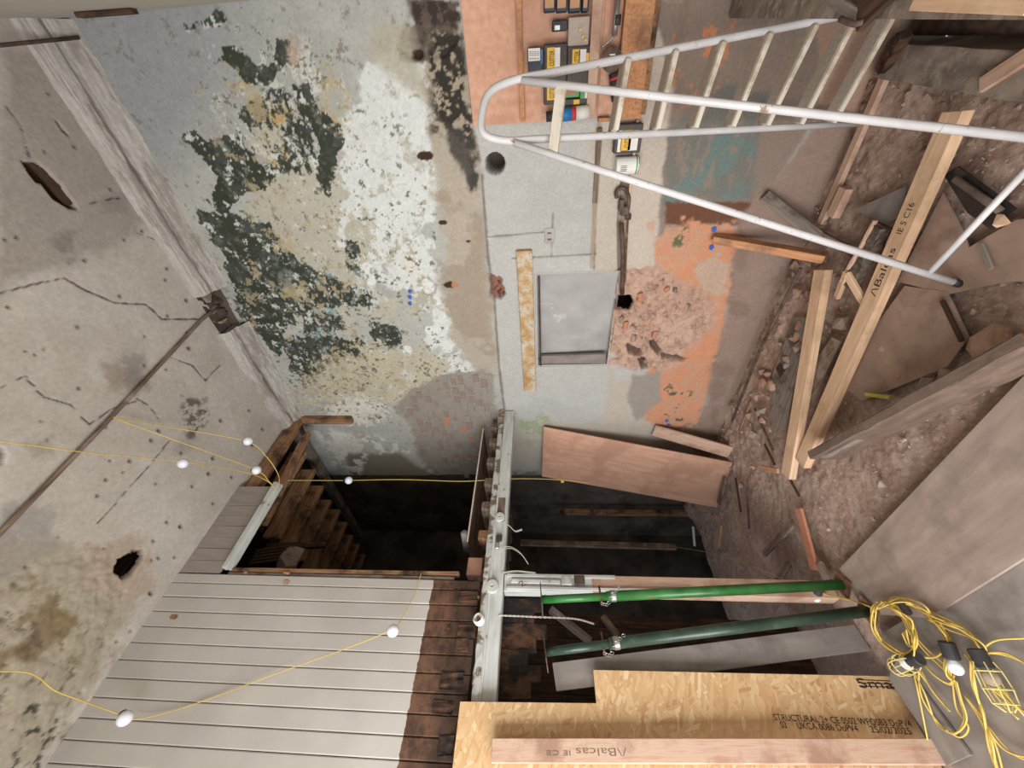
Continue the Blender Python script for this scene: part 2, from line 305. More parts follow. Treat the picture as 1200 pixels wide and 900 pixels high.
# ------------------------------------------------------------------ painted, displaced plaster grids
_rt = np.random.RandomState(3).rand(8, 256, 256)
def vnoise(x, y, s=0):
    xi = np.floor(x).astype(int); yi = np.floor(y).astype(int); fx = x-xi; fy = y-yi; fx = fx*fx*(3-2*fx); fy = fy*fy*(3-2*fy)
    t = _rt[s % 8]; a = xi & 255; b = (xi+1) & 255; c = yi & 255; d = (yi+1) & 255
    return (t[a, c]*(1-fx)+t[b, c]*fx)*(1-fy)+(t[a, d]*(1-fx)+t[b, d]*fx)*fy
def fbm(x, y, f, o=5, s=0, g=.55):
    r = 0; a = 1; n = 0
    for i in range(o):
        r = r+a*vnoise(x*f+17.3*i, y*f+9.1*i, s+i); n += a; a *= g; f *= 2.03
    return r/n
def sstep(a, b, x): t = np.clip((x-a)/(b-a), 0, 1); return t*t*(3-2*t)
def polyd(px, py, poly):           # signed distance in pixels, + inside
    d = np.full(px.shape, 1e9); ins = np.zeros(px.shape, bool); n = len(poly)
    for i in range(n):
        x0, y0 = poly[i]; x1, y1 = poly[(i+1) % n]; ex, ey = x1-x0, y1-y0
        t = np.clip(((px-x0)*ex+(py-y0)*ey)/(ex*ex+ey*ey+1e-9), 0, 1); d = np.minimum(d, np.hypot(px-x0-t*ex, py-y0-t*ey))
        c = ((y0 > py) != (y1 > py)) & (px < ex*(py-y0)/(ey+(1e-9 if ey == 0 else 0))+x0); ins ^= c
    return np.where(ins, d, -d)
def lined(px, py, pts):
    d = np.full(px.shape, 1e9)
    for (x0, y0), (x1, y1) in zip(pts, pts[1:]):
        ex, ey = x1-x0, y1-y0; t = np.clip(((px-x0)*ex+(py-y0)*ey)/(ex*ex+ey*ey+1e-9), 0, 1); d = np.minimum(d, np.hypot(px-x0-t*ex, py-y0-t*ey))
    return d
def blobs(px, py, L):
    f = np.zeros(px.shape)
    for b in L:
        cx, cy, rx, ry = b[:4]; wgt = b[4] if len(b) > 4 else 1
        f = np.maximum(f, wgt*np.exp(-(((px-cx)/rx)**2+((py-cy)/ry)**2)*.7))
    return f
class Paint:
    def __init__(s, n, base): s.c = np.tile(np.array(lin(base)), (n, 1))
    def lay(s, m, col, amt=1.0):
        m = np.clip(m, 0, 1)*amt; s.c = s.c*(1-m[:, None])+np.array(lin(col))*m[:, None]
    def mul(s, f): s.c = s.c*f[:, None]
def gridmesh(P, nu, nv, col, drop=None):
    """P (nu*nv,3) points, index i*nv+j"""
    i, j = np.meshgrid(np.arange(nu-1), np.arange(nv-1), indexing='ij'); a = (i*nv+j).ravel()
    F = np.stack([a, a+nv, a+nv+1, a+1], 1)
    if drop is not None: F = F[~drop[F].all(1)]
    me = bpy.data.meshes.new('surface'); n = len(P); me.vertices.add(n); me.vertices.foreach_set('co', P.astype(np.float32).ravel())
    m = len(F); me.loops.add(m*4); me.loops.foreach_set('vertex_index', F.astype(np.int32).ravel()); me.polygons.add(m)
    me.polygons.foreach_set('loop_start', np.arange(0, m*4, 4, dtype=np.int32)); me.polygons.foreach_set('loop_total', np.full(m, 4, np.int32))
    me.polygons.foreach_set('use_smooth', np.ones(m, bool))
    at_ = me.attributes.new('Col', 'FLOAT_COLOR', 'POINT'); at_.data.foreach_set('color', np.concatenate([col, np.ones((n, 1))], 1).astype(np.float32).ravel())
    me.update(calc_edges=True); me.validate(); return me
# ================================================================== ROOM SHELL
FZ, CZ, RX, PY, FY, LX, EY = -1.9, 2.72, 2.82, 2.8, -.3, -1.8, 5.4
FB = FZ-.4
# ---- right wall, painted from where marks stand on it
st = .0078
ys = np.arange(FY-.1, 3.9+st, st); zs = np.arange(FZ-.25, CZ+.02, st); nu, nv = len(ys), len(zs)
Yg, Zg = np.meshgrid(ys, zs, indexing='ij'); Y1, Z1 = Yg.ravel(), Zg.ravel()
Pw = np.stack([np.full(Y1.shape, RX), Y1, Z1], 1); px, py = pix(Pw)
n1 = fbm(Y1, Z1, 3, 6, 0); n2 = fbm(Y1, Z1, 9, 5, 2, .6); n3 = fbm(Y1, Z1, 22, 4, 5, .65); n4 = fbm(Y1, Z1*.6, 1.4, 4, 6); n5 = fbm(Y1+3, Z1+7, 14, 4, 3, .65); n6 = fbm(Y1, Z1*3.2, 10, 4, 1, .6)
led = np.interp(py, [0, 60, 150, 200, 290, 330, 420, 490, 600], [538, 546, 556, 565, 571, 577, 584, 590, 597])
up = sstep(-1.5, 1.5, led-px+(n2-.5)*7)
W = Paint(len(Y1), (182, 182, 176)); wx = px+(n2-.5)*18; wy = py+(n5-.5)*18
def PM(poly, soft=3, amp=18): return sstep(-soft, soft, polyd(px, py, poly)+(n2-.5)*amp+(n3-.5)*amp*.6)
# upper storey plaster
W.lay(sstep(.35, .65, n1)*.7, (166, 166, 162))
W.lay(blobs(px, py, [(120, 30, 120, 70), (200, 60, 70, 90), (170, 110, 60, 80)])*1.3, (152, 154, 156))  # grey shading near the ceiling, painted into the plaster
W.lay(sstep(.42, .5, blobs(px, py, [(470, 170, 70, 110, 1), (440, 240, 80, 90, 1), (480, 300, 50, 60, .8), (400, 230, 40, 50, .8), (520, 380, 40, 60, .8), (540, 430, 30, 40, .8), (345, 195, 30, 22, .9), (300, 190, 12, 20, .0), (470, 100, 50, 50, .9)])*.8+(n2-.5)*.55+(n1-.5)*.3), (216, 219, 217))
W.lay(sstep(.44, .52, blobs(px, py, [(350, 230, 70, 60, 1), (370, 300, 60, 50, 1), (330, 160, 40, 50, 1), (390, 340, 60, 50, 1), (420, 280, 25, 40, 1), (440, 360, 50, 30, .8), (300, 250, 20, 30, .8)])*.75+(n5-.5)*.6), (186, 182, 168))
W.lay(sstep(.46, .52, blobs(px, py, [(330, 135, 22, 24, 1), (390, 150, 16, 28, 1), (290, 100, 20, 12, .8), (270, 70, 10, 14, .9), (330, 185, 24, 20, .9), (420, 300, 14, 24, .7), (280, 300, 20, 18, .7)])*.7+(n3-.5)*.6), (186, 164, 116))
def zp(L): return [(70+x/2.326, y/2.326) for x, y in L]
def zq(L): return [(234+x/2.434, 352+y/2.434) for x, y in L]
GP = [(zp([(445, 125), (480, 130), (545, 185), (575, 185), (598, 115), (628, 118), (615, 165), (590, 205), (560, 225), (515, 232), (490, 190), (450, 165)]), .95, 4),
      (zp([(350, 372), (372, 362), (420, 388), (480, 368), (500, 380), (495, 400), (540, 430), (582, 480), (560, 510), (500, 520), (470, 560), (450, 590), (415, 540), (435, 480), (400, 440)]), 1.0, 3),
      (zp([(388, 575), (440, 588), (500, 590), (525, 612), (570, 610), (605, 670), (592, 715), (540, 740), (500, 795), (470, 770), (450, 690), (395, 605)]), 1.0, 3),
      (zp([(500, 290), (545, 262), (565, 300), (555, 335), (520, 345), (498, 320)]), .95, 4), (zp([(640, 235), (682, 238), (706, 300), (748, 318), (768, 400), (752, 460), (730, 525), (702, 485), (712, 400), (690, 340), (655, 300)]), .86, 5),
      (zp([(560, 250), (640, 240), (690, 330), (700, 420), (690, 480), (640, 480), (560, 470), (500, 420), (480, 360), (520, 330)]), .58, 8), (zp([(430, 30), (455, 55), (440, 68), (415, 45)]), .9, 3), (zp([(345, 70), (420, 50), (425, 65), (355, 80)]), .6, 4),
      (zp([(570, 620), (640, 690), (720, 750), (840, 790), (860, 830), (760, 830), (690, 860), (600, 900), (500, 880), (480, 790), (560, 740), (600, 700)]), .68, 14), (zp([(780, 655), (812, 660), (815, 735), (790, 735)]), .85, 5), (zp([(500, 790), (620, 850), (600, 960), (520, 880)]), .84, 8),
      (zq([(150, -30), (240, -10), (250, 60), (180, 70)]), .85, 6), (zq([(240, 105), (330, 110), (380, 170), (330, 215), (270, 200)]), .88, 6), (zq([(330, 95), (470, 110), (470, 165), (380, 175)]), .72, 8), (zq([(485, 65), (560, 70), (580, 125), (500, 130)]), .9, 4), (zq([(270, 20), (380, 20), (420, 80), (300, 90)]), .64, 8), (zq([(250, 180), (480, 150), (520, 230), (330, 280)]), .52, 14), (zq([(480, 320), (515, 318), (515, 338), (480, 338)]), .9, 3)]
green = np.zeros(px.shape)
for poly_, w_, so_ in GP: green = np.maximum(green, w_*sstep(-so_-2, so_*.3, polyd(px, py, poly_)+(n5-.5)*14))
gm = sstep(.565, .59, green*.5+(n3*.4+n2*.3+n6*.3)*.6)
W.lay(gm, (60, 64, 54)); W.lay(gm*sstep(.5, .62, n5), (74, 80, 76), .8)
W.lay(sstep(.62, .66, n3)*sstep(.15, .5, green), (206, 208, 204), .9)
W.lay(sstep(.6, .66, n2*.6+n5*.4)*blobs(px, py, [(380, 370, 60, 60), (420, 400, 40, 30), (330, 370, 30, 30)]), (164, 186, 188), .8)
W.lay(sstep(.5, .56, blobs(px, py, [(450, 440, 90, 40, 1), (400, 450, 60, 40, .8)])*.5+n3*.35+n5*.25-.06), (196, 186, 160), .8)
W.lay(sstep(.4, .5, blobs(px, py, [(482, 308, 11, 14, 1.3), (420, 480, 60, 30, .8), (405, 520, 30, 20, .9)])*.7+(n3-.5)*.3), (218, 214, 204), .9)
for c in [(430, 312, 6, 6), (436, 330, 5, 6), (515, 350, 6, 8), (520, 372, 6, 6), (510, 385, 8, 5), (503, 386, 5, 5), (525, 405, 7, 8), (478, 410, 6, 6), (500, 335, 9, 9)]:
    W.lay(sstep(.45, .55, blobs(px, py, [c])+(n3-.5)*.4), (224, 225, 222))
n7 = fbm(Y1+11, Z1+4, 34, 3, 6, .7); n8 = fbm(Y1+1, Z1+9, 5.5, 5, 2, .6)
reg = blobs(px, py, [(400, 300, 110, 160, 1), (350, 180, 80, 110, 1), (450, 400, 90, 70, 1), (300, 90, 60, 60, .8)])
W.lay(sstep(.56, .6, n8*.5+n3*.3+n7*.2)*sstep(.3, .6, reg)*(1-gm), (170, 168, 154), .85)
W.lay(sstep(.57, .6, n5*.4+n7*.35+n1*.25)*sstep(.25, .5, reg)*(1-gm), (206, 206, 198), .8)
W.lay(sstep(.595, .62, n7*.5+n3*.3+n2*.2+.03*green)*sstep(.2, .5, reg), (84, 88, 78), .85)
W.lay(sstep(.60, .63, n7*.4+n8*.6)*sstep(.2, .5, reg), (186, 170, 136), .7)
W.lay(sstep(.66, .69, n7*.7+n5*.3), (120, 112, 100), .6)
W.lay(sstep(.58, .62, n8*.7+n7*.3)*blobs(px, py, [(470, 210, 60, 110)]), (192, 192, 186), .7)
# band above the lost floor: tan, sooty
W.lay(PM([(500, 60), (545, 40), (556, 150), (568, 250), (575, 330), (582, 440), (560, 440), (530, 400), (520, 300), (506, 180)], 6, 26), (178, 168, 154))
W.lay(sstep(.5, .6, n1)*PM([(470, 0), (540, 0), (558, 170), (575, 330), (582, 440), (520, 420), (505, 200)], 8, 20), (160, 146, 130), .8)
W.lay(PM([(478, 0), (538, 0), (544, 40), (520, 66), (490, 74), (470, 70), (474, 40), (484, 30)], 3, 20), (98, 86, 78)); 
W.lay(sstep(.5, .58, n3)*PM([(478, 0), (538, 0), (544, 40), (520, 66), (490, 74), (470, 60)], 3, 10), (64, 54, 50))
soot = PM([(500, 36), (545, 30), (552, 120), (562, 215), (552, 220), (538, 165), (508, 150), (505, 80)], 8, 26)
W.lay(soot*.8, (168, 156, 136)); W.lay(soot*sstep(.45, .5, n3*.4+n5*.3+n7*.3), (56, 52, 47)); W.lay(PM([(518, 142), (542, 150), (556, 175), (560, 220), (548, 215), (534, 186)], 3, 12), (70, 66, 62), .9)
W.lay(PM([(440, 30), (480, 30), (492, 70), (500, 120), (470, 100), (430, 60)], 10, 20), (176, 170, 152), .8)
for c in [(489, 64, 7, 7), (519, 260, 5, 3), (549, 282, 3, 2), (499, 182, 10, 6), (528, 333, 9, 4)]: W.lay(sstep(.5, .6, blobs(px, py, [c])+(n3-.5)*.3), (66, 46, 38))
W.lay(sstep(.5, .6, blobs(px, py, [(533, 333, 4, 4)])), (186, 128, 96)); W.lay(PM([(333, 44), (352, 40), (356, 58), (345, 75), (338, 62)], 3, 12)*sstep(.4, .5, n3), (176, 154, 140))
# brick exposures and stairwell part
BRK = [(462, 478), (482, 455), (505, 444), (530, 436), (575, 436), (580, 470), (586, 500), (580, 575), (520, 575), (498, 545), (486, 528), (484, 505)]
bk = PM(BRK, 3, 10); W.lay(bk, (154, 147, 138))
W.lay(PM([(405, 530), (470, 530), (490, 545), (520, 565), (590, 565), (590, 700), (400, 700), (410, 560)], 3, 6), (132, 124, 110)); W.lay(PM([(400, 562), (590, 562), (590, 900), (380, 900)], 6, 12)*(px < led+2), (84, 76, 68))  # deeper stairwell: its lack of light painted as darker brown
W.lay(sstep(.5, .6, n2)*PM([(370, 500), (430, 510), (480, 520), (485, 530), (430, 530), (420, 560), (400, 560)], 4, 10), (216, 216, 212))
W.lay((Y1 > 2.86)*(px < 420)*sstep(540, 570, py), (92, 84, 78))  # unlit top of the stairwell wall painted darker too
# ---- lower storey
lo = 1-up
low = PM([(560, 150), (770, -400), (1400, -400), (1400, 700), (600, 700), (590, 480), (572, 300)], 2, 4)
W.lay(lo, (188, 187, 183)); W.lay(lo*sstep(745, 790, px), (140, 124, 113)); W.lay(lo*sstep(.45, .65, n4), (176, 176, 172), .7)
W.lay(lo*PM([(690, 150), (760, 150), (745, 300), (722, 330), (715, 445), (760, 445), (765, 500), (700, 520), (715, 440), (697, 330), (694, 220)], 3, 12), (190, 180, 168))
W.lay(lo*PM([(700, 330), (722, 322), (722, 400), (705, 395), (694, 360)], 3, 10)*sstep(.42, .5, n3), (152, 140, 126))
W.lay(lo*PM([(735, 0), (800, 0), (795, 150), (775, 250), (764, 330), (724, 332), (727, 240), (735, 150)], 2, 4), (196, 184, 172))
W.lay(lo*PM([(762, 0), (1100, 0), (1000, 60), (930, 180), (890, 250), (800, 250), (770, 290), (775, 220), (790, 100)], 3, 8), (142, 126, 116))
W.lay(lo*PM([(784, 150), (840, 95), (905, 110), (890, 180), (882, 236), (782, 236)], 4, 20)*.9, (120, 120, 114))
W.lay(lo*PM([(800, 200), (850, 150), (895, 150), (882, 236), (782, 238)], 5, 34)*sstep(.3, .6, n2), (112, 130, 127))
W.lay(lo*sstep(.55, .62, n6)*PM([(784, 120), (860, 60), (905, 110), (885, 210), (800, 236)], 8, 20), (146, 130, 118), .8)
W.lay(lo*PM([(782, 238), (885, 236), (875, 262), (800, 268), (778, 262)], 2, 8), (112, 76, 58))
W.lay(lo*sstep(.53, .58, n3*.7+n5*.3+.0)*PM([(790, 30), (860, 30), (840, 110), (790, 130)], 5, 20), (196, 132, 96))
W.lay(lo*PM([(775, 270), (810, 255), (835, 260), (868, 275), (858, 330), (840, 420), (818, 500), (765, 498), (742, 470), (755, 440), (765, 400), (770, 330), (768, 290)], 3, 22), (208, 147, 115))
W.lay(lo*sstep(.5, .58, n5*.6+n1*.4)*PM([(765, 260), (868, 260), (850, 400), (815, 500), (765, 500)], 5, 20), (194, 152, 126), .8)
W.lay(lo*PM([(812, 300), (858, 306), (850, 345), (820, 345), (815, 322)], 3, 18), (190, 164, 146))
W.lay(lo*sstep(.57, .62, n5*.6+n3*.4)*PM([(765, 450), (810, 455), (806, 495), (760, 498)], 4, 10), (96, 92, 70)); W.lay(lo*PM([(782, 262), (812, 262), (805, 285), (790, 288)], 3, 14)*sstep(.45, .52, n3), (104, 104, 78))
W.lay(lo*PM([(715, 320), (770, 312), (808, 330), (836, 350), (838, 385), (805, 410), (790, 432), (740, 434), (716, 425)], 3, 14), (186, 152, 134))
W.lay(lo*PM([(740, 440), (772, 436), (775, 470), (745, 495), (736, 470)], 3, 8), (158, 148, 140))
W.lay(lo*PM([(868, 250), (935, 180), (1000, 60), (1200, 60), (1200, 700), (850, 620), (812, 520), (830, 460), (850, 380), (862, 310)], 3, 10), (152, 130, 119))
W.lay(lo*sstep(.5, .6, n1)*PM([(868, 250), (935, 180), (1200, 60), (1200, 700), (850, 620), (830, 460)], 6, 10), (136, 114, 103), .8)
W.lay(lo*PM([(600, 490), (760, 500), (740, 530), (720, 560), (640, 556), (600, 556)], 4, 10), (184, 176, 164)); W.lay(lo*sstep(.52, .58, n2)*PM([(606, 485), (640, 486), (650, 510), (620, 520)], 4, 10), (150, 164, 128), .8)
W.lay(lo*PM([(600, 552), (760, 556), (900, 600), (900, 800), (600, 800)], 4, 10), (120, 124, 112)); W.lay(lo*(py > 575)*sstep(575, 610, py), (70, 64, 58))  # far end fades to the unlit room's gloom, painted in
W.lay(lo*blobs(px, py, [(655, 345, 12, 18, .9), (668, 375, 6, 6, .8)])*sstep(.4, .5, n3), (206, 205, 202))
W.mul(.95+.12*(n3-.5)+.1*(n5-.5))
W.lay(lo*PM([(958, 20), (1060, 5), (1020, 138), (962, 122)], 2, 6), (168, 138, 121))
# relief
dx = up*-.012+(n2-.5)*.006+(n3-.5)*.003
def mk(poly, soft=2.5, amp=6): return sstep(-soft, soft, polyd(px, py, poly)+(n3-.5)*amp)
dx += bk*(.014+.014*(n5-.5)); rub = mk([(716, 322), (770, 316), (808, 330), (836, 350), (832, 388), (805, 410), (790, 432), (740, 434), (716, 425)], 5, 16)
rg = 1-np.abs(2*fbm(Y1, Z1, 13, 4, 7, .6)-1)*2.2; dx += rub*(.006+np.clip(rg, 0, 1)**9*.03+(n2-.5)*.05+(n3-.5)*.006); W.lay(rub*np.clip(rg, 0, 1)**12, (104, 82, 72), .8); W.lay(rub*sstep(.52, .6, n2), (198, 168, 150), .7)
hole = mk([(722, 347), (740, 347), (743, 354), (739, 364), (721, 363)], 1.2, 2); dx += hole*.03; W.lay(hole, (90, 74, 66))
for poly, dd in [([(735, 405), (750, 410), (752, 418), (738, 416)], .09), ([(762, 402), (766, 400), (775, 412), (773, 418), (764, 410)], .09), ([(748, 420), (755, 420), (760, 432), (752, 432)], .07), ([(775, 416), (805, 420), (800, 424), (776, 421)], .05)]:
    h = mk(poly, 1.5, 4); dx += h*dd; W.lay(h, (60, 46, 40), .8)  # crevices: pits with their inner shade painted dark
rh = sstep(-1, 1, 11-np.hypot(px-580, (py-192)*.9)); dx += rh*.24; W.lay(rh, (84, 74, 66))  # round hole, its inside also painted darker as shade
dx += mk([(478, 0), (538, 0), (544, 40), (520, 66), (490, 74), (470, 60)], 3, 16)*(.02+.03*(n5-.5)); dx += sstep(.5, .6, blobs(px, py, [(489, 64, 7, 7)]))*.05
bg = mk([(573, 322), (588, 325), (592, 345), (580, 352), (574, 345)], 1.5, 8); dx += bg*.035; W.lay(bg, (148, 98, 84)); W.lay(bg*sstep(.55, .6, n3), (80, 58, 52))
for pts, wd in [([(565, 205), (572, 300), (579, 345), (585, 430), (591, 480)], 1.2), ([(570, 278), (640, 272)], .7), ([(700, 150), (698, 220), (696, 315)], 1.0), ([(600, 303), (698, 298)], .5), ([(648, 250), (646, 300)], .5)]:
    d_ = lined(px, py, pts); c_ = sstep(wd+.8, wd*.3, d_+(n3-.5)*1.5); dx += c_*.008; W.lay(c_, (110, 98, 88), .75)  # cracks and ledge edge: shallow grooves, their shadow painted dark
pc = sstep(5.5, 3.5, np.abs(lined(px, py, [(733, 205), (728, 260), (729, 330)]))); dx += pc*.03; W.lay(pc, (140, 118, 106), .8)
pc = sstep(3, 1.5, lined(px, py, [(700, 0), (703, 150), (698, 225), (694, 312)])); dx += pc*.012; W.lay(pc, (168, 146, 126), .7)
# niche cut in the lower wall (recess boarded with a grey panel)
nz0, nz1, ny0, ny1 = -.62, .02, 1.30, 2.20
nich = ((Y1 > ny0) & (Y1 < ny1) & (Z1 > nz0) & (Z1 < nz1)) | (hole > .5)
Pw[:, 0] += dx
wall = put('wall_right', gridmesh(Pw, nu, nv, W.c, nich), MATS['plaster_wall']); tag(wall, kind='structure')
def simple(name, pts, m, parent=None, kind='structure'):
    bm = bmesh.new(); bm.faces.new([bm.verts.new(p) for p in pts]); o = put(name, mesh(bm), m, parent)
    if parent is None: tag(o, kind=kind)
    return o
mat('niche_plaster', [(158, 155, 154), (168, 165, 164), (178, 175, 173)], 5, rough=.85, bump=.2, dirt=(196, 194, 192), dscale=4, dthr=(.62, .68))
bm = bmesh.new(); d = .10
a = [bm.verts.new((RX-.004, y, z)) for y, z in ((ny0-.012, nz0-.012), (ny1+.012, nz0-.012), (ny1+.012, nz1+.012), (ny0-.012, nz1+.012))]
b = [bm.verts.new((RX+d*(.25 if y < 2 else 1), y, z)) for y, z in ((ny0, nz0), (ny1-.02, nz0), (ny1-.02, nz1), (ny0, nz1))]
for i in range(4): bm.faces.new((a[i], a[(i+1) % 4], b[(i+1) % 4], b[i]))
bm.faces.new(b); put('niche', mesh(bm), MATS['niche_plaster'], wall)
bar('niche_strip', (RX-.002, ny0+.02, .0), (RX-.002, ny1, -.005), .02, .014, M_['dark_wood'], wall)
bar('niche_reveal', (RX+.02, ny1-.05, nz0+.02), (RX+.05, ny1-.02, nz1-.02), .03, .12, M_['ply_grey'], wall, up=(0, 1, 0))
def voidbox(name, c, sz, open_axis, parent):      # dark cavity behind a hole
    bm = boxbm(*sz); 
    for f in list(bm.faces):
        if f.normal[open_axis[0]]*open_axis[1] > .9: bm.faces.remove(f)
    put(name, mesh(bm), M_['dark_wood'], parent, Matrix.Translation(c))
p = wr(732, 355); voidbox('cavity', (RX+.02+.2, p.y, -.735), (.4, .24, .19), (0, -1), wall)
# bricks of the exposed patch
bmesh_b = [mesh(boxbm(.03, .098, .062, .006, .004, 0, s)) for s in range(4)]
for me_, mm in zip(bmesh_b, ('brick_brown', 'brick_grey', 'brick_brown', 'brick_grey')): me_.materials.append(M_[mm])
br_red = mesh(boxbm(.03, .098, .062, .006, .004, 0, 9)); br_red.materials.append(M_['brick_red'])
rr = random.Random(5); k = 0
for r_ in range(26):
    z = .40+r_*.0755
    for c_ in range(18):
        y = 1.95+(c_+(.5 if r_ % 2 else 0))*.112+rr.uniform(-.012, .012)
        q = np.array([[RX, y, z]]); qx, qy = pix(q)
        if polyd(qx, qy, BRK)[0] < 2.5: continue
        u = rr.random()
        if u < .22: continue
        me_ = br_red if (u > .96 and qy[0] < 530) else bmesh_b[rr.randrange(4)]
        put('brick', me_, None, wall, Matrix.Translation((RX+.012+rr.uniform(-.008, .004), y, z+rr.uniform(-.004, .004)))@Matrix.Rotation(rr.uniform(-.05, .05), 4, 'X')@Matrix.Scale(rr.uniform(.85, 1.04), 4)); k += 1
# broken stones in the orange wall
smesh = [mesh(rockbm(.05, .10, .07, s, 16)) for s in range(6)]
for i, me_ in enumerate(smesh): me_.materials.append(M_[('stone_pink', 'stone_grey', 'stone_pink', 'brick_red', 'stone_pink', 'brick_brown')[i]])
smr = [mesh(boxbm(.05, .1, .06, .008, .004, 0, 4))]; smr[0].materials.append(M_['brick_red'])
for i in range(20):
    qx_, qy_ = rr.uniform(718, 836), rr.uniform(320, 432)
    if polyd(np.array([qx_]), np.array([qy_]), [(716, 322), (770, 316), (808, 330), (836, 350), (832, 388), (805, 410), (790, 432), (740, 434), (716, 425)])[0] < 4: continue
    if polyd(np.array([qx_]), np.array([qy_]), [(718, 343), (746, 343), (748, 368), (718, 372)])[0] > -2: continue
    p = wr(qx_, qy_); s = rr.uniform(.5, 1.1)
    put('stone', smesh[rr.randrange(6)], None, wall, Matrix.Translation((RX+.002, p.y, p.z))@Matrix.Rotation(rr.uniform(-.6, .6), 4, 'X')@Matrix.Rotation(rr.uniform(-.3, .3), 4, 'Z')@Matrix.Scale(s, 4))
for q in [(767, 392), (733, 381), (750, 348)]:
    p = wr(*q); put('brick', smr[0], None, wall, Matrix.Translation((RX+.0, p.y, p.z))@Matrix.Rotation(rr.uniform(-.2, .2), 4, 'X')@Matrix.Scale(.7, 4))
for q in [(481, 340), (481, 347), (481, 354)] + [(836, 268), (833, 289), (781, 492), (783, 497)]:      # scraps of blue tape / chalk on the wall
    p = wr(*q); s = .045
    bm = bmesh.new(); bm.faces.new([bm.verts.new((RX-.021-.0*s, p.y+a_*s*1.0, p.z+b_*s*.8)) for a_, b_ in ((-.4, -.1), (-.1, -.5), (.45, -.2), (.3, .4), (-.2, .45))])
    put('blue_mark', mesh(bm), M_['blue_paper'], wall)
# socket plate plastered over
p = wr(644, 276); put('socket_plate', mesh(boxbm(.012, .11, .075, .004)), M_['niche_plaster'], wall, Matrix.Translation((RX-.002, p.y, p.z)))
for dyy in (-.02, .025): put('socket_hole', mesh(boxbm(.004, .012, .03)), M_['rust'], wall, Matrix.Translation((RX-.0085, p.y+dyy, p.z)))
# rusty lintel let into the wall
L0, L1 = wr(615, 292), wr(621, 456)
lt = bar('steel_lintel', (RX-.018, L0.y, .108), (RX-.018, L1.y, .10), .04, .118, M_['rusty_steel'], None, bev=.004)
tag(lt, 'long flat rusty steel lintel set in the grey wall above the niche', 'lintel')
# far part of the right wall, stairwell and the dark room below
simple('wall_stairwell_side', [(RX+.04, 3.7, FB), (RX+.04, EY, FB), (RX+.04, EY, 3.1), (RX+.04, 2.6, 3.1), (RX+.04, 2.6, 2.6), (RX+.04, 3.7, 2.6)], M_['unlit_plaster']); simple('wall_stairwell_end', [(-1.8, EY, FB), (RX+.05, EY, FB), (RX+.05, EY, 3.1), (-1.8, EY, 3.1)], M_['unlit_plaster'])
simple('wall_stairwell_left', [(.95, PY+.14, .62), (.95, EY, .62), (.95, EY, 3.1), (.95, PY+.14, 3.1)], M_['unlit_plaster'])
simple('wall_closing', [(.9, PY+.06, CZ-.01), (RX+.05, PY+.06, CZ-.01), (RX+.05, PY+.06, 3.1), (.9, PY+.06, 3.1)], M_['dark_wood']); simple('ceiling_stairwell', [(.9, PY, 3.0), (RX+.05, PY, 3.0), (RX+.05, EY, 3.0), (.9, EY, 3.0)], M_['dark_wood'])  # first piece added to close a light leak above the ceiling
# ---- front wall (just behind the photographer's right) and the left wall with its unseen window
bm = bmesh.new()
prof = [(RX+.05, -.36), (RX, -.36)]+[(RX-.10+.10*math.cos(t)*1.0, FY-.03+.03*math.sin(t)) for t in np.linspace(0.3, math.pi/2, 5)]+[(LX, FY)]
cols_ = [[bm.verts.new((x, y, z)) for z in (FB, CZ+.05)] for x, y in prof]
for a, b in zip(cols_, cols_[1:]): bm.faces.new((a[0], b[0], b[1], a[1]))
tag(put('wall_front', mesh(bm, smooth=True), M_['wall_pale']), kind='structure')
bm = bmesh.new(); W_ = WIN
for y0, y1, z0, z1 in ((FY-.1, W_['y0'], FB, CZ+.05), (W_['y1'], PY+.2, FB, CZ+.05), (W_['y0'], W_['y1'], FB, W_['z0']), (W_['y0'], W_['y1'], W_['z1'], CZ)):
    boxbm(.12, y1-y0, z1-z0, bm=bm, c=(LX-.06, (y0+y1)/2, (z0+z1)/2))
tag(put('wall_left', mesh(bm), M_['wall_pale']), kind='structure')
win = thing('window_1', None, None, (LX, (W_['y0']+W_['y1'])/2, W_['z0'])); tag(win, kind='structure')
for y in (W_['y0']+.025, (W_['y0']+W_['y1'])/2, W_['y1']-.025): bar('window_frame', (LX-.04, y, W_['z0']), (LX-.04, y, W_['z1']), .05, .05, M_['white_paint'], win, up=(0, 1, 0))
for z in (W_['z0']+.025, W_['z1']-.025): bar('window_frame', (LX-.04, W_['y0']+.05, z), (LX-.04, W_['y1']-.05, z), .05, .05, M_['white_paint'], win)
# ---- ceiling
st = .0095
xs = np.arange(-.2, RX+.02, st); yc = np.arange(FY-.1, PY+.06, st); nu, nv = len(xs), len(yc)
Xg, Yg = np.meshgrid(xs, yc, indexing='ij'); X1, Y1 = Xg.ravel(), Yg.ravel(); Pc = np.stack([X1, Y1, np.full(X1.shape, CZ)], 1); px, py = pix(Pc)
bad = (Pc@CF) < .4; px = np.where(bad, -999, px); py = np.where(bad, -999, py)
n1 = fbm(X1, Y1, 2.2, 6, 1); n2 = fbm(X1, Y1, 8, 5, 3, .6); n3 = fbm(X1, Y1, 24, 4, 4, .65); n5 = fbm(X1+5, Y1, 14, 4, 6, .65)
C = Paint(len(X1), (198, 191, 183)); C.lay(sstep(.4, .65, n1), (184, 176, 167), .8)
def PM(poly, soft=3, amp=18): return sstep(-soft, soft, polyd(px, py, poly)+(n2-.5)*amp+(n3-.5)*amp*.6)
C.lay(PM([(0, 60), (60, 60), (180, 260), (130, 300), (0, 330)], 10, 30), (158, 148, 140), .7)
C.lay(PM([(-40, 640), (60, 640), (120, 640), (160, 690), (130, 760), (80, 830), (40, 900), (-60, 900)], 12, 50), (168, 158, 140))
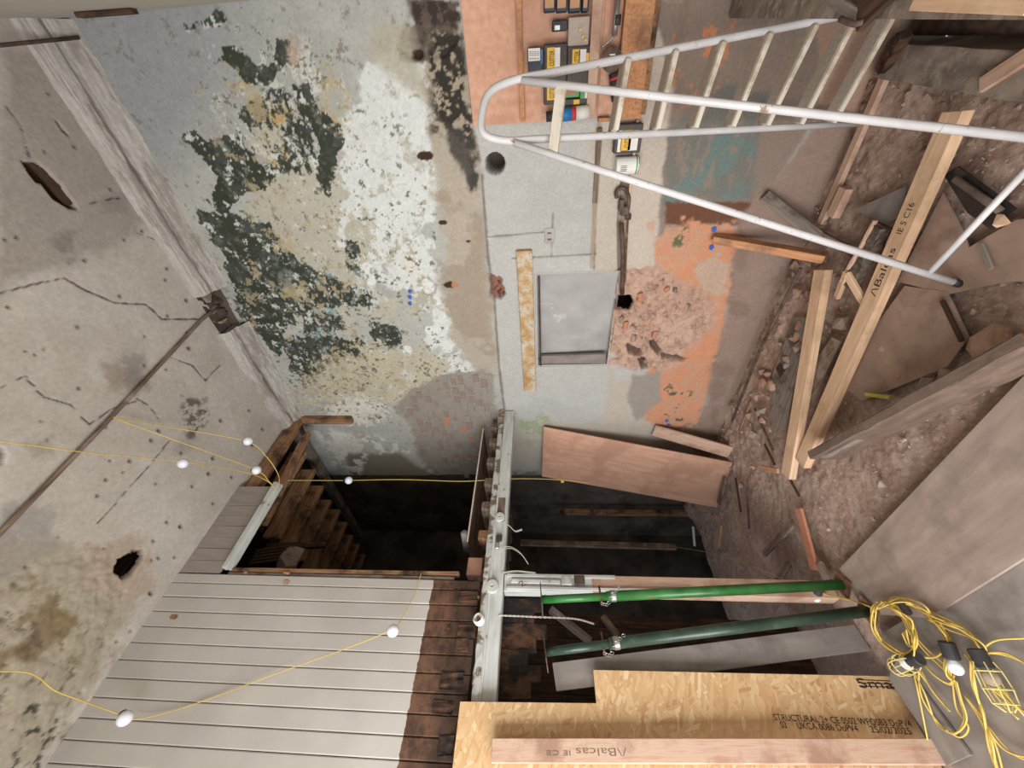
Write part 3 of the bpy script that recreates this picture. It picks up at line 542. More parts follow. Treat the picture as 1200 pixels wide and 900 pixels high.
C.lay(PM([(-30, 690), (50, 690), (90, 720), (80, 760), (20, 790), (-40, 790)], 14, 70)*sstep(.35, .6, n2), (132, 114, 86))
C.lay(PM([(95, 640), (170, 630), (180, 690), (130, 700), (100, 690)], 10, 40), (176, 158, 142), .8)
C.lay(sstep(.58, .64, n3*.5+n5*.5)*PM([(-30, 700), (120, 700), (120, 760), (40, 860), (-30, 880)], 10, 40), (100, 90, 76), .8)
C.lay(sstep(.54, .6, n3*.5+n5*.5)*PM([(30, 830), (70, 830), (60, 900), (10, 910)], 8, 30), (62, 60, 56), .9)
C.lay(sstep(.45, .55, n3)*PM([(215, 465), (240, 468), (244, 495), (225, 515), (212, 500)], 4, 14), (96, 90, 82), .9)
C.lay(PM([(120, 425), (165, 430), (160, 462), (130, 458)], 6, 24), (158, 144, 130), .8); C.lay(PM([(140, 415), (168, 410), (172, 450), (146, 456)], 6, 24), (140, 132, 126), .7)
C.lay(PM([(28, 520), (62, 510), (66, 535), (40, 540)], 5, 20), (160, 152, 136), .7); C.lay(PM([(0, 590), (70, 600), (60, 640), (0, 690)], 8, 30), (150, 142, 136), .7)
C.lay(sstep(.5, .6, n2)*PM([(60, 280), (110, 260), (120, 300), (80, 310)], 6, 20), (128, 120, 114), .6)
C.lay(PM([(120, 230), (150, 225), (150, 250), (120, 250)], 3, 14), (150, 142, 136), .7)
dz = (n2-.5)*.006+(n3-.5)*.002
rough_ = PM([(-30, 680), (120, 640), (150, 700), (60, 870), (-30, 900)], 14, 30); dz += rough_*((n5-.5)*.03+(n3-.5)*.012)
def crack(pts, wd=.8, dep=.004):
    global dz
    d_ = lined(px, py, pts)+(n3-.5)*2.2; c_ = sstep(wd+.75, wd*.2, d_); dz = dz+c_*dep; C.lay(c_, (58, 52, 48), .9)  # shallow groove, painted dark in place of a deep crack's shade
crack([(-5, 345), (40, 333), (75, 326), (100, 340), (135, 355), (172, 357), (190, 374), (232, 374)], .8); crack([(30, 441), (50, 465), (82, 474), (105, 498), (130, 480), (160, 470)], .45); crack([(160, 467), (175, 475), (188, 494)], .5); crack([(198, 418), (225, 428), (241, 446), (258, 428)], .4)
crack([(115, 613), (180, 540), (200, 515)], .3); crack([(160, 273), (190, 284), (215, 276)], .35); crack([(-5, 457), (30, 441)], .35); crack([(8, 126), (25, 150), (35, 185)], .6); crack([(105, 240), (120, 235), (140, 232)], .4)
cdrop = np.zeros(len(X1), bool)
def chole(poly, dep, col, amp=6, cut=False):
    global dz
    if cut: cdrop[:] |= (polyd(px, py, poly)+(n3-.5)*amp) > 1.0; dep = .03
    h = sstep(-1.5, 1.5, polyd(px, py, poly)+(n3-.5)*amp); dz = dz+h*dep; C.lay(h, col)
chole([(27, 190), (45, 190), (70, 215), (92, 245), (82, 244), (62, 232), (50, 215), (42, 212)], .06, (86, 64, 50), 3)
chole([(138, 655), (152, 648), (168, 642), (170, 652), (160, 668), (146, 678), (135, 672)], .16, (96, 78, 66), 8, True); chole([(-20, 520), (3, 524), (8, 532), (2, 544), (-20, 548)], .14, (96, 78, 66), 6, True)
chole([(66, 142), (72, 148), (80, 158), (73, 152)], .05, (60, 50, 44), 2)
rr = random.Random(11)
spots = [(177, 695), (212, 617), (186, 654), (178, 696), (122, 643), (69, 629), (17, 685), (48, 494), (153, 740), (137, 752), (94, 812), (15, 855), (6, 281), (20, 278), (57, 110), (88, 172), (53, 178), (130, 222), (167, 271), (146, 281), (100, 305), (10, 360), (92, 383), (141, 347), (196, 315), (194, 328), (197, 370), (170, 394), (219, 352), (220, 390), (222, 408), (170, 428), (93, 455), (125, 500), (195, 433), (292, 481), (245, 555), (272, 559), (250, 537), (226, 570), (186, 504), (187, 505), (178, 516), (213, 531), (231, 485), (308, 503), (153, 540), (115, 581), (183, 567), (250, 590), (41, 416), (52, 409), (125, 562), (309, 608), (196, 612), (180, 634), (205, 653), (296, 521)]
for q in spots+[(rr.uniform(5, 280), rr.uniform(260, 760)) for _ in range(8)]:
    r = rr.uniform(.9, 2.0); d_ = np.hypot(px-q[0], py-q[1]); h = sstep(r+.8, r-.6, d_); dz = dz+h*.012; C.lay(h, (70, 62, 56)); C.lay(sstep(r+2.5, r, d_), (140, 128, 118), .5)  # nail pits with their inner shade painted dark, stained round the rim
C.mul(.96+.12*(n3-.5)+.1*(n5-.5)); Pc[:, 2] += dz
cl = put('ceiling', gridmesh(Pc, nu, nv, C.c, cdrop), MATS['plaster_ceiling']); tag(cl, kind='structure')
simple('ceiling_rest', [(LX, FY-.1, CZ), (-.19, FY-.1, CZ), (-.19, PY+.05, CZ), (LX, PY+.05, CZ)], M_['wall_pale'])
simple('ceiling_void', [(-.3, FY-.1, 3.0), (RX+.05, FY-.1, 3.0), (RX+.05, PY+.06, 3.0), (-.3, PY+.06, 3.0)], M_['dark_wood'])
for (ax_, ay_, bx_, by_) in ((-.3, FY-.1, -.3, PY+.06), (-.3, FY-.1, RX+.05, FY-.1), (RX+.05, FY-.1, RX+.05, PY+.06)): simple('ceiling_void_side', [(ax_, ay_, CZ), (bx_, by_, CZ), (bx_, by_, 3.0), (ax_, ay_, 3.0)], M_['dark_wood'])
for i in range(3):      # laths bared in the ceiling break
    p0, p1 = on(36+i*6, 192+i*2, 2, CZ+.02), on(78+i*5, 240, 2, CZ+.02); bar('lath', p0, p1, .022, .01, M_['dark_wood'], cl)
# cornice: two lengths of a rough plastered timber along ceiling and right wall, broken between
def cornice(name, y0, y1, prof, seed):
    n = max(8, int((y1-y0)/.012)); pr = []
    for (a, b) in zip(prof, prof[1:]):
        for t in np.linspace(0, 1, 9)[:-1]: pr.append((a[0]+(b[0]-a[0])*t, a[1]+(b[1]-a[1])*t))
    pr.append(prof[-1]); m = len(pr); pr = np.array(pr); yy = np.linspace(y0, y1, n)
    A, B = np.meshgrid(np.arange(n), np.arange(m), indexing='ij'); A, B = A.ravel(), B.ravel()
    s_ = B*.03; nn = fbm(yy[A]*.6+seed, s_*2, 16, 4, 2, .6); ng = fbm(yy[A]*.25+seed, s_*3, 30, 4, 5, .6); nl = fbm(yy[A], s_, 4, 4, 1)
    P = np.stack([pr[B, 0]-(nn-.5)*.016, yy[A], pr[B, 1]-(nn-.5)*.016], 1)
    c = Paint(len(P), (182, 176, 170)); c.lay(sstep(.5, .62, nl), (150, 142, 134), .7); c.lay(sstep(.55, .62, ng), (206, 202, 198), .5)
    d_ = np.abs(B-m*.42+(nl-.5)*6); c.lay(sstep(1.4, .3, d_), (96, 88, 80), .8); c.lay(sstep(2.0, .4, np.abs(B-m+2.5)), (120, 112, 104), .7)
    c.mul(.95+.15*(nn-.5))
    o = put(name, gridmesh(P, n, m, c.c), MATS['cornice']); tag(o, kind='structure'); return o
CP = [(2.60, CZ+.01), (2.615, 2.665), (2.64, 2.645), (2.72, 2.63), (2.725, 2.61), (2.80, 2.575), (RX+.01, 2.545)]
cornice('trim_1', FY, 1.30, CP, 0); cornice('trim_2', 1.64, 2.90, CP, 9)
t = cornice('trim_3', 1.28, 1.66, [(2.62, CZ-.002), (2.74, 2.715), (2.79, 2.70), (RX+.01, 2.62)], 4)
t.data.materials.clear(); t.data.materials.append(M_['unlit_plaster'])  # cavity shade of the cornice gap put in as a dark material
ck = thing('broken_masonry', 'dark broken stonework in the gap of the cornice', 'stone', (2.7, 1.46, 2.68))
for i in range(7):
    me_ = mesh(rockbm(.11, .08, .07, 50+i)); put('stone', me_, M_['unlit_plaster' if i % 3 else 'stone_grey'], ck, Matrix.Translation((2.70+.035*(i % 3), 1.35+.036*i, 2.70+.012*(i % 2))))
# ---- ground: dirt and rubble, rising a little to the right wall
sg = .012; xs = np.arange(-.6, RX+.03, sg); yg = np.arange(FY-.1, 4.6, sg); nu, nv = len(xs), len(yg)
Xg, Yg = np.meshgrid(xs, yg, indexing='ij'); X1, Y1 = Xg.ravel(), Yg.ravel(); Pg = np.stack([X1, Y1, np.full(X1.shape, FZ)], 1); px, py = pix(Pg); bad = (Pg@CF) < .3; px = np.where(bad, 2999, px); py = np.where(bad, 2999, py)
n1 = fbm(X1, Y1, 2.4, 6, 0); n2 = fbm(X1, Y1, 8, 5, 4, .6); n3 = fbm(X1, Y1, 26, 4, 2, .7); n5 = fbm(X1+2, Y1, 50, 3, 5, .7)
D = Paint(len(X1), (178, 152, 139)); D.lay(sstep(.45, .6, n1), (166, 139, 126), .9); D.lay(sstep(.55, .64, n2), (186, 163, 150), .8); D.lay(sstep(.6, .66, n5), (200, 180, 166), .5); D.lay(sstep(.64, .72, n3), (140, 116, 104), .7)
D.lay(blobs(px, py, [(900, 420, 30, 60)])*sstep(.5, .6, n3), (168, 140, 108), .7)
pit = sstep(.12, .06, Y1+(n2-.5)*.05)*sstep(1.45, 1.6, X1); D.lay(pit, (84, 70, 62), .8); mound = sstep(2.25, RX, X1)*(.04+.10*(n1-.3)); D.mul(.95+.2*(n3-.5))
Pg[:, 2] += -.03+(n1-.5)*.04+(n2-.5)*.045*sstep(1.6, 2.3, X1)+(n3-.5)*.022+(n5-.5)*.006+mound-pit*.32
tag(put('floor', gridmesh(Pg, nu, nv, D.c), MATS['ground']), kind='structure')
simple('floor_rest', [(LX, FY-.1, FB), (RX+.05, FY-.1, FB), (RX+.05, EY, FB), (LX, EY, FB)], M_['unlit_plaster'])
# ================================================================== PARTITION (boarded upper storey)
part = thing('wall_back', None, None, (.5, PY, .42)); tag(part, kind='structure')
BW = .0945
def boardbm(wd, L, th=.018):
    bm = bmesh.new(); c = .005; e = .0016; pf = [(-wd/2+e, -th+c), (-wd/2+e+c, -th), (wd/2-e-c, -th), (wd/2-e, -th+c), (wd/2-e, 0), (-wd/2+e, 0)]
    a = [bm.verts.new((x, y, -L/2)) for x, y in pf]; b = [bm.verts.new((x, y, L/2)) for x, y in pf]
    bm.faces.new(a); bm.faces.new(b[::-1])
    for i in range(6): bm.faces.new((a[i], a[(i+1) % 6], b[(i+1) % 6], b[i]))
    return mesh(bm)
rr = random.Random(21)
bmA = boardbm(BW, CZ-.44); bmA.materials.append(M_['partition_board'])
e1 = boardbm(.068, CZ-.44); e1.materials.append(M_['partition_board'])
put('board', e1, None, part, Matrix.Translation((1.049+.034, PY, (CZ+.44)/2)))
for i in range(30):
    x = 1.049-BW*(i+.5)
    put('board', bmA, None, part, Matrix.Translation((x, PY+rr.uniform(-.002, .002), (CZ+.44)/2)))
    if i < 12 and i % 3 != 1:
        put('lower_board', mesh(boxbm(BW*rr.uniform(.5, .95), .006, rr.uniform(.07, .16), .002, .006, 3, i)), M_['rot_wood'], part, Matrix.Translation((x+rr.uniform(-.02, .02), PY-.021, .53+rr.uniform(-.04, .05))))
# unseen dark backing boards, the tall one added to stop light leaking through
put('backing', mesh(boxbm(2.95, .01, .36, c=(0, 0, 0))), M_['dark_wood'], part, Matrix.Translation((-.35, PY+.03, .5)))
put('backing', mesh(boxbm(2.9, .008, 2.38)), M_['dark_wood'], part, Matrix.Translation((-.35, PY+.014, 1.55)))
# rot flakes hanging on the strip
for q, s in [((557, 700), .05), ((535, 693), .04), ((527, 735), .035), ((545, 745), .03), ((525, 806), .04), ((530, 828), .03), ((543, 740), .02)]:
    p = pb(*q, PY-.02); put('flake', mesh(rockbm(s*1.2, .008, s*1.5, int(q[0]), 9)), M_['peel' if q[0] > 555 else 'rot_wood'], part, Matrix.Translation(p)@Matrix.Rotation(rr.uniform(-.4, .4), 4, 'X'))
for q, sx_, sz_, m_ in (((203, 723), .035, .08, 'joist_wood'), ((336, 682), .05, .07, 'stone_pink'), ((333, 672), .03, .11, 'brick_red'), ((288, 671), .03, .05, 'brick_red')):
    put('stain_flake', mesh(rockbm(sx_, .006, sz_, int(q[0])+3, 12)), M_[m_], part, Matrix.Translation(pb(*q, PY-.021)))
# short boards over the stair opening, ragged lower ends
for i in range(8):
    x = 1.12+.05+i*BW; zl = 2.385+rr.uniform(-.01, .035)
    if x > 1.92: break
    m_ = mesh(boxbm(BW-.002, .016, CZ-zl, .003, .0015, 0, i)); put('short_board', m_, mat('bare_board', [(150, 140, 134), (162, 152, 146)], 6, (8, 8, 1), .8, .2) if 'bare_board' not in MATS else MATS['bare_board'], part, Matrix.Translation((x, PY-.005, (CZ+zl)/2)))
bar('opening_header', (1.15, PY-.03, 2.36), (1.90, PY-.03, 2.36), .05, .035, M_['white_paint'], part); bar('opening_header', (1.15, PY-.005, 2.335), (1.90, PY-.005, 2.335), .03, .03, M_['white_paint'], part)
bar('opening_jamb', (1.155, PY+.01, 2.32), (1.165, PY+.01, .60), .05, .022, M_['joist_wood'], part, up=(1, 0, 0), rough=.002, cuts=6); bar('opening_jamb', (1.128, PY+.005, 2.34), (1.13, PY+.005, .63), .02, .02, M_['old_grey'], part, up=(1, 0, 0), rough=.002, cuts=8)
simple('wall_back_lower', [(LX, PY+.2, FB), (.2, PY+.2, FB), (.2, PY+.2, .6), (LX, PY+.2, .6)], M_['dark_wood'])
# bared timbers where wall, ceiling and partition meet
tb = thing('opening_timbers', 'bare brown timber framing at the top of the stair opening', 'timber frame', (2.3, 2.86, 2.3))
bar('head_beam', (1.86, 2.86, 2.63), (2.74, 2.86, 2.63), .07, .12, M_['joist_wood'], tb); bar('lower_head', (1.86, 2.90, 2.40), (2.62, 2.90, 2.47), .06, .055, M_['joist_wood'], tb); bar('post_stub', (2.765, 2.86, 2.60), (2.775, 2.87, 2.03), .075, .05, M_['joist_wood'], tb, up=(1, 0, 0)); bar('tie', (2.56, 2.88, 2.47), (2.72, 2.90, 2.60), .04, .04, M_['dark_wood'], tb)
ORD = ['first', 'second', 'third', 'fourth', 'fifth', 'sixth', 'seventh', 'eighth', 'ninth']
# joists over the stairwell
for i in range(9):
    y = 3.06+i*.265; x1 = 2.47-.012*i+rr.uniform(-.03, .03)
    o = bar('ceiling_joist', (1.66+.01*i, y, 2.56), (x1, y, 2.56), .05, .17, M_['joist_wood'], None, bev=.004); tag(o, ORD[i]+' bare brown joist counted from the opening timbers into the stairwell', 'joist', 'joists over the stairwell')
    o = bar('ceiling_plank', (1.70, y+.13, 2.665), (x1-.05, y+.13, 2.665), .19, .022, M_['dark_wood'], None); tag(o, ORD[i]+' dark plank above the stairwell joists counted from the opening timbers', 'plank', 'planks over the stairwell')
o = bar('wall_plate', (2.73, 2.95, 2.70), (2.73, 5.3, 2.72), .09, .08, M_['old_grey'], None); tag(o, 'grey timber wall plate running along the stairwell wall', 'timber')
o = bar('charred_stud', (1.62, 3.4, 2.62), (1.70, 3.5, 2.1), .05, .05, M_['dark_wood'], None, up=(1, 0, 0)); tag(o, 'dark charred stud hanging under the stairwell joists', 'timber')
pl = thing('fallen_plaster', 'pale lump of broken lath and plaster by the stairwell joists', 'plaster', (1.55, 3.4, 2.3))
put('plaster_lump', mesh(rockbm(.28, .12, .30, 61, 20)), M_['stone_grey'], pl, Matrix.Translation((1.50, 3.35, 2.30)))
for k in range(5): bar('lath', (1.42+.03*k, 3.3, 2.62), (1.50+.03*k, 3.34, 2.25), .022, .008, M_['dark_wood'], pl, up=(0, 1, 0))
# landing: sheet on joists behind the white beam
sh = thing('landing_sheet', 'thin plywood sheet laid on the landing joists behind the white beam', 'plywood', (2.0, 3.0, .60))
slab('panel', [(1.47, 2.93, .607), (2.70, 2.93, .607), (2.70, 3.8, .607), (1.40, 3.8, .607)], .012, M_['old_wood'], sh, (0, 0, 1)); bar('edge', (1.47, 2.929, .601), (2.70, 2.929, .601), .004, .013, M_['ply_edge'], sh)
for i, x in enumerate((2.68, 2.47, 2.23, 2.0, 1.76, 1.5, 1.2, .9, .6)):
    o = bar('landing_joist', (x, 2.86, .455), (x+.02, 4.9, .455), .085, .11, M_['old_wood' if x > 1.6 else 'joist_wood'], None, bev=.012); tag(o, ORD[i]+' stubby landing joist behind the white beam counted from the right wall', 'joist', 'landing joists')
simple('floor_landing', [(.95, 3.75, .59), (RX, 3.75, .59), (RX, EY, .59), (.95, EY, .59)], M_['dark_wood'])
o = put('brick_block', mesh(boxbm(.13, .09, .11, .005)), M_['brick_dull'], None, Matrix.Translation((1.235, 2.87, .50))); tag(o, 'pinkish brick sitting on the end of the white beam by the boarding', 'brick')
o = tube('pipe_offcut', [(1.56, 2.96, .607+.033), (1.52, 3.16, .607+.033)], .033, M_['grey_pvc'], None, 14); tag(o, 'short grey plastic pipe offcut lying on the landing', 'pipe')
# ================================================================== WHITE BEAM
bmn = thing('painted_beam', 'long white painted timber beam with wires and round fittings crossing the room', 'beam', (1.6, PY, .28))
bar('main_timber', (.30, PY+.04, .325), (RX-.01, PY+.04, .325), .12, .10, M_['white_paint'], bmn, bev=.006, rough=.0012, cuts=30)
bar('top_strip', (.30, PY+.015, .395), (2.60, PY+.015, .395), .12, .045, M_['white_peel'], bmn, bev=.004, rough=.004, cuts=40, seed=3); bar('moulding', (.30, PY-.026, .372), (1.9, PY-.026, .372), .016, .03, M_['white_paint'], bmn, bev=.004, rough=.001, cuts=20)
o = bar('end_cap', (2.62, PY+.02, .40), (RX-.02, PY+.02, .40), .12, .05, M_['stone_grey'], bmn, rough=.008, cuts=6)
bar('bare_patch', (1.58, PY-.0205, .33), (1.78, PY-.0205, .33), .002, .06, M_['old_wood'], bmn)
for q, r in [((586, 607), .038), ((577, 688), .045)]:
    p = pb(*q, PY-.022); put('round_cap', mesh(lathebm([(r, 0), (r, .02), (r*.9, .026), (r*.25, .028), (r*.2, .02)], 20), smooth=False), M_['grey_cap'], bmn, axisM(p, (0, -1, 0)))
p = pb(563, 728, PY-.03); lh = put('lamp_holder', mesh(lathebm([(.030, 0), (.036, .01), (.036, .04), (.026, .05), (.024, .035), (.012, .03)], 20)), M_['porcelain'], bmn, axisM(p, (0.1, -.9, .25))); put('contact', mesh(lathebm([(.012, .03), (.012, .046)], 10)), M_['rust'], bmn, axisM(p, (0.1, -.9, .25)))
p = pb(585, 631, PY-.022); put('junction_block', mesh(boxbm(.05, .03, .045, .003)), M_['black_plastic'], bmn, Matrix.Translation(p)); put('terminal', mesh(boxbm(.05, .034, .03, .004)), M_['steel'], bmn, Matrix.Translation(pb(583, 640, PY-.022)))
def wires(name, pts, r, n=2, sp=.006):
    for k in range(n): tube(name, spline([Vector(p)+Vector((sp*k, -.002*k, sp*k*.6)) for p in pts], 6), r, M_['wire_white'], bmn, 5)
wires('wire', [pb(586, 612, PY-.02), pb(596, 616, PY-.06), pb(604, 623, PY-.09), pb(612, 621, PY-.12)], .0022); wires('wire', [pb(588, 643, PY-.02), pb(600, 643, PY-.06), pb(611, 650, PY-.1), pb(619, 661, PY-.13)], .0024, 2, .012); wires('wire', [pb(588, 672, PY-.02), pb(604, 670, PY-.05), pb(618, 671, PY-.08), pb(628, 672, PY-.1)], .0022)
tw0, tw1, tw2 = pb(584, 721, PY-.02), pb(672, 725, PY-.10), pb(696, 731, PY-.14)
tw = spline([tw0, tw0.lerp(tw1, .5)+Vector((0, 0, .004)), tw1, tw2], 30)
for k in range(2): tube('twisted_flex', [p+Vector((.0035*math.cos(i*.9+math.pi*k), .0035*math.sin(i*.9+math.pi*k), 0)) for i, p in enumerate(tw)], .0026, M_['wire_white'], bmn, 5)
tube('conduit', spline([pb(570, 745, PY-.03), pb(566, 780, PY-.03), pb(562, 815, PY-.03)], 6), .006, M_['white_paint'], bmn, 6)
# ---- door post under the beam
dp = thing('door_post', 'white painted door post with old lock plates under the beam', 'door post', (1.11, PY, FZ))
bar('upper_post', (1.11, PY+.03, .27), (1.115, PY+.03, -.34), .09, .115, M_['white_paint'], dp, up=(1, 0, 0), bev=.004); bar('lower_post', (1.115, PY+.03, -.34), (1.12, PY+.03, FZ-.02), .09, .115, M_['pine_pink'], dp, up=(1, 0, 0), bev=.004)
bar('stop_strip', (1.155, PY-.022, .25), (1.16, PY-.022, -.5), .02, .02, M_['white_paint'], dp, up=(1, 0, 0)); bar('conduit', (1.115, PY-.026, .22), (1.115, PY-.026, -.12), .016, .026, M_['white_metal'], dp, up=(1, 0, 0)); bar('edge_strip', (1.072, PY-.022, .25), (1.08, PY-.022, -1.0), .02, .018, M_['white_paint'], dp, up=(1, 0, 0), rough=.0012, cuts=8)
for q, m_ in (((664, 680), 'white_paint'), ((679, 680), 'dark_iron')): put('lock_plate', mesh(boxbm(.062, .02, .07, .003)), M_[m_], dp, Matrix.Translation(pb(*q, PY-.03)))
tube('hook', spline([pb(607, 684, PY-.045), pb(612, 681, PY-.05), pb(612, 687, PY-.05), pb(617, 684, PY-.045)], 5), .003, M_['rust'], dp, 5)
# rotten boards hanging under the beam, dark boarding deeper in
rt = thing('rotten_boarding', 'rotten brown boarding hanging under the white beam between post and flake board', 'boarding', (.8, 2.9, .2))
for i, (x, zb) in enumerate(((1.01, .0), (.93, .06), (.85, -.02), (.77, .05), (.70, .10), (.62, .02), (.54, .08))): bar('plank', (x, 2.92+.01*(i % 2), .29), (x+.006, 2.92, zb), .085, .02, M_['rot_wood'], rt, up=(0, 1, 0), rough=.004, cuts=3, seed=i)
bb = thing('back_boarding', 'dark brown boarding deep behind the green props', 'boarding', (.6, 3.42, FZ))
for i in range(12): bar('plank', (.15+i*.085, 3.42, .42), (.15+i*.085, 3.42, FZ-.02), .082, .02, M_['dark_wood'], bb, up=(0, 1, 0))
o = bar('brace_batten', pb(645, 714, 3.1), pb(692, 752, 3.1), .05, .03, M_['old_grey'], None, up=(0, 1, 0)); tag(o, 'slanting grey batten behind the tops of the green props', 'batten'); 
o = bar('brace_batten', pb(706, 722, 3.2), pb(724, 745, 3.2), .04, .03, M_['old_wood'], None, up=(0, 1, 0)); tag(o, 'short brown slanting batten in the dark behind the green prop', 'batten')
o = bar('cellar_rail', pb(610, 636, 4.5), pb(792, 641, 4.5), .06, .05, M_['old_wood'], None, up=(0, 1, 0)); tag(o, 'upright brown timber in the dark room beyond the beam', 'timber')
o = bar('cellar_stud', (2.74, 4.6, -.2), (2.74, 4.6, FZ), .06, .06, M_['joist_wood'], None, up=(0, 1, 0)); tag(o, 'dark stud against the far wall of the room beyond the beam', 'timber')
# ================================================================== LADDER
T1, T2, A1, A2 = Vector((1.985, .281, .21)), Vector((2.16, .086, .165)), Vector((2.725, .407, -1.86)), Vector((2.673, -.092, -1.86))
B1, B2 = fl(1125, 333, -1.87), fl(1300, 172, -1.87)
lad = thing('step_ladder', 'white tubular step ladder with wooden treads standing spread over rubble', 'ladder', ((A1+B2)/2))
def along(a, b, t): return a+(b-a)*t
arc = [along(T1, A1, .03)]
up_ = (T1-A1).normalized()*.06
arc = spline([along(T1, A1, .10), along(T1, A1, .035), T1*.86+T2*.14+up_*.55, T1*.5+T2*.5+up_*.95, T1*.14+T2*.86+up_*.55, along(T2, A2, .035), along(T2, A2, .10)], 7)
tube('tread_frame', [A1]+[along(A1, T1, t) for t in (.3, .6, .85)]+arc+[along(A2, T2, t) for t in (.85, .6, .3)]+[A2], .0165, M_['white_metal'], lad, 12)
H1, H2 = along(T1, A1, .05), along(T2, A2, .05); off = Vector((-.03, .02, 0))
for H, B in ((H1, B1), (H2, B2)):
    o = tube('rear_leg', [H+off*.3, along(H, B, .3)+off*.3, B], .0155, M_['white_metal'], lad, 12); e = along(H, B, .985); tube('foot', [e, B], .0165, M_['black_plastic'], o, 12)
cb = .93; tube('cross_tube', [along(H1, B1, cb), along(H2, B2, cb)], .0125, M_['white_metal'], lad, 10)
bar('top_tie', along(H1, B1, .09), along(H2, B2, .09), .045, .022, M_['tread_wood'], lad, up=(B1-A1).normalized()+Vector((0, 0, .3)))
upx = [734, 790, 845, 900, 953, 1000, 1048]; lox = [718, 766, 810, 853, 893, 932, 970]
def tpar(T, A, x):
    ts = np.linspace(0, 1.05, 1051); X, _ = pix(np.array([list(T+(A-T)*t) for t in ts])); return ts[np.argmin(abs(X-x))]
tv = (B1-A1); tv.z = 0; tv.normalize()
for a, b in zip(upx, lox):
    p2, p1 = along(T2, A2, min(.97, tpar(T2, A2, a))), along(T1, A1, min(.97, tpar(T1, A1, b)))
    M, L = frame(p1, p2, (0, 0, 1)); M = M@Matrix.Rotation(.2, 4, 'X'); o = put('tread', mesh(boxbm(L-.03, .080, .024, .002)), M_['tread_wood'], lad, M)
    put('grip', mesh(boxbm(L-.04, .068, .003)), M_['tread_rubber'], o, M@Matrix.Translation((0, .006, .0125)))
# ================================================================== PROPS
def prop(base, top, mo, mi, label, pinf):
    base, top = Vector(base), Vector(top); ax = (top-base).normalized(); L = (top-base).length
    t = thing('adjustable_prop', label, 'prop', base)
    put('base_plate', mesh(boxbm(.12, .12, .006, .001)), M_['rust'], t, axisM(base+ax*.004, ax)); put('top_plate', mesh(boxbm(.15, .13, .006, .001)), M_['dark_iron'], t, axisM(top, ax, (.9, .3, 0)))
    tube('outer_tube', [base, base+ax*L*pinf], .030, mo, t, 18); tube('inner_tube', [base+ax*L*(pinf-.02), top], .0235, mi, t, 18)
    put('collar', mesh(lathebm([(.032, 0), (.034, .004), (.034, .03), (.031, .034)], 18)), M_['steel'], t, axisM(base+ax*L*(pinf-.03), ax))
    p = base+ax*L*(pinf+.02); pn = tube('pin', [p+Vector((-.055, -.02, 0)), p+Vector((.07, .02, 0))], .006, M_['rust'], t, 8)
    ch = [p+Vector((-.05, -.03, 0)), p+Vector((-.06, -.05, -.03)), p+Vector((.0, -.05, -.07)), p+Vector((.05, -.035, -.13))]
    for i, q in enumerate(spline(ch, 5)[::2]): put('chain_link', mesh(tubebm([q+Vector((.007*math.cos(a), .004*math.sin(a)*(i % 2), .010*math.sin(a))) for a in np.linspace(0, 6.283, 9)[:-1]], .0018, 5, None, True)), M_['steel'], t)
    for i in range(10):
        if mi is not M_['green_paint']: put('wire_band', mesh(tubebm([base+ax*(L*pinf+.0-.008*i)+Vector((.033*math.cos(a), .033*math.sin(a), 0)) for a in np.linspace(0, 6.283, 13)[:-1]], .002, 4, None, True)), M_['rust'], t); break
    return t
prop((1.075, 2.60, FZ+.045), (.945, 2.62, .01), M_['green_paint'], M_['green_paint'], 'bright green steel adjustable prop standing by the white door post', .78)
prop((.90, 2.52, FZ+.045), (.665, 2.62, -.01), M_['dark_green'], M_['dark_green'], 'dark green steel adjustable prop leaning beside the flake board', .80)
o = bar('leaning_plank', (.585, 2.785, -.06), (.845, 2.785, FZ-.02), .135, .02, M_['ply_grey'], None, up=(0, 1, 0)); tag(o, 'grey brown plank leaning behind the dark green prop', 'plank')
# ================================================================== FLAKE BOARD AND STUD BESIDE IT
ob = slab('osb_sheet', [(-.62, 2.72, FZ-.01), (.640, 2.72, FZ-.01), (.612, 2.72, -.285), (.462, 2.72, -.285), (.440, 2.72, .47), (-.62, 2.72, .47)], .018, M_['osb'], None, (0, -1, 0)); tag(ob, 'tall notched sheet of golden oriented strand board standing against the partition', 'board')
q0, q1 = pb(908, 844, 2.719), pb(1074, 860, 2.719); lettering('STRUCTURAL 2+ CE 0502 WFOSB3 DoPV4', .027, (q0.x, 2.719, q0.z), (0, 0, -1), (1, 0, 0), M_['ink'], ob, width=q0.z-q1.z)
for tx_, xa_, xb_ in (('03', 916, 926), ('UKCA 0086 DoPV4', 935, 1009), ('25/02/2025', 1019, 1070)):
    q0, q1 = pb(xa_, 853, 2.719), pb(xb_, 862, 2.719); lettering(tx_, .027, (pb(916, 853, 2.719).x, 2.719, q0.z), (0, 0, -1), (1, 0, 0), M_['ink'], ob, width=q0.z-q1.z)
q0 = pb(1008, 806, 2.719); lettering('Smart', .045, (q0.x, 2.719, q0.z), (0, 0, -1), (1, 0, 0), M_['ink'], ob, width=.26)
for k in range(3): bar('printed_line', (q0.x+.008+.014*k, 2.7192, q0.z), (q0.x+.008+.014*k, 2.7192, q0.z-.25), .004, .001, M_['ink'], ob, up=(0, 1, 0), bev=0)
s0, s1 = Vector((.245, 2.675, .27)), Vector((.330, 2.64, FZ-.0))
sb = bar('standing_stud', s0, s1, .092, .044, M_['pine_pink'], None, up=(0, -1, 0), bev=.003); tag(sb, 'pale planed timber stud with printed stamp standing against the strand board', 'timber')
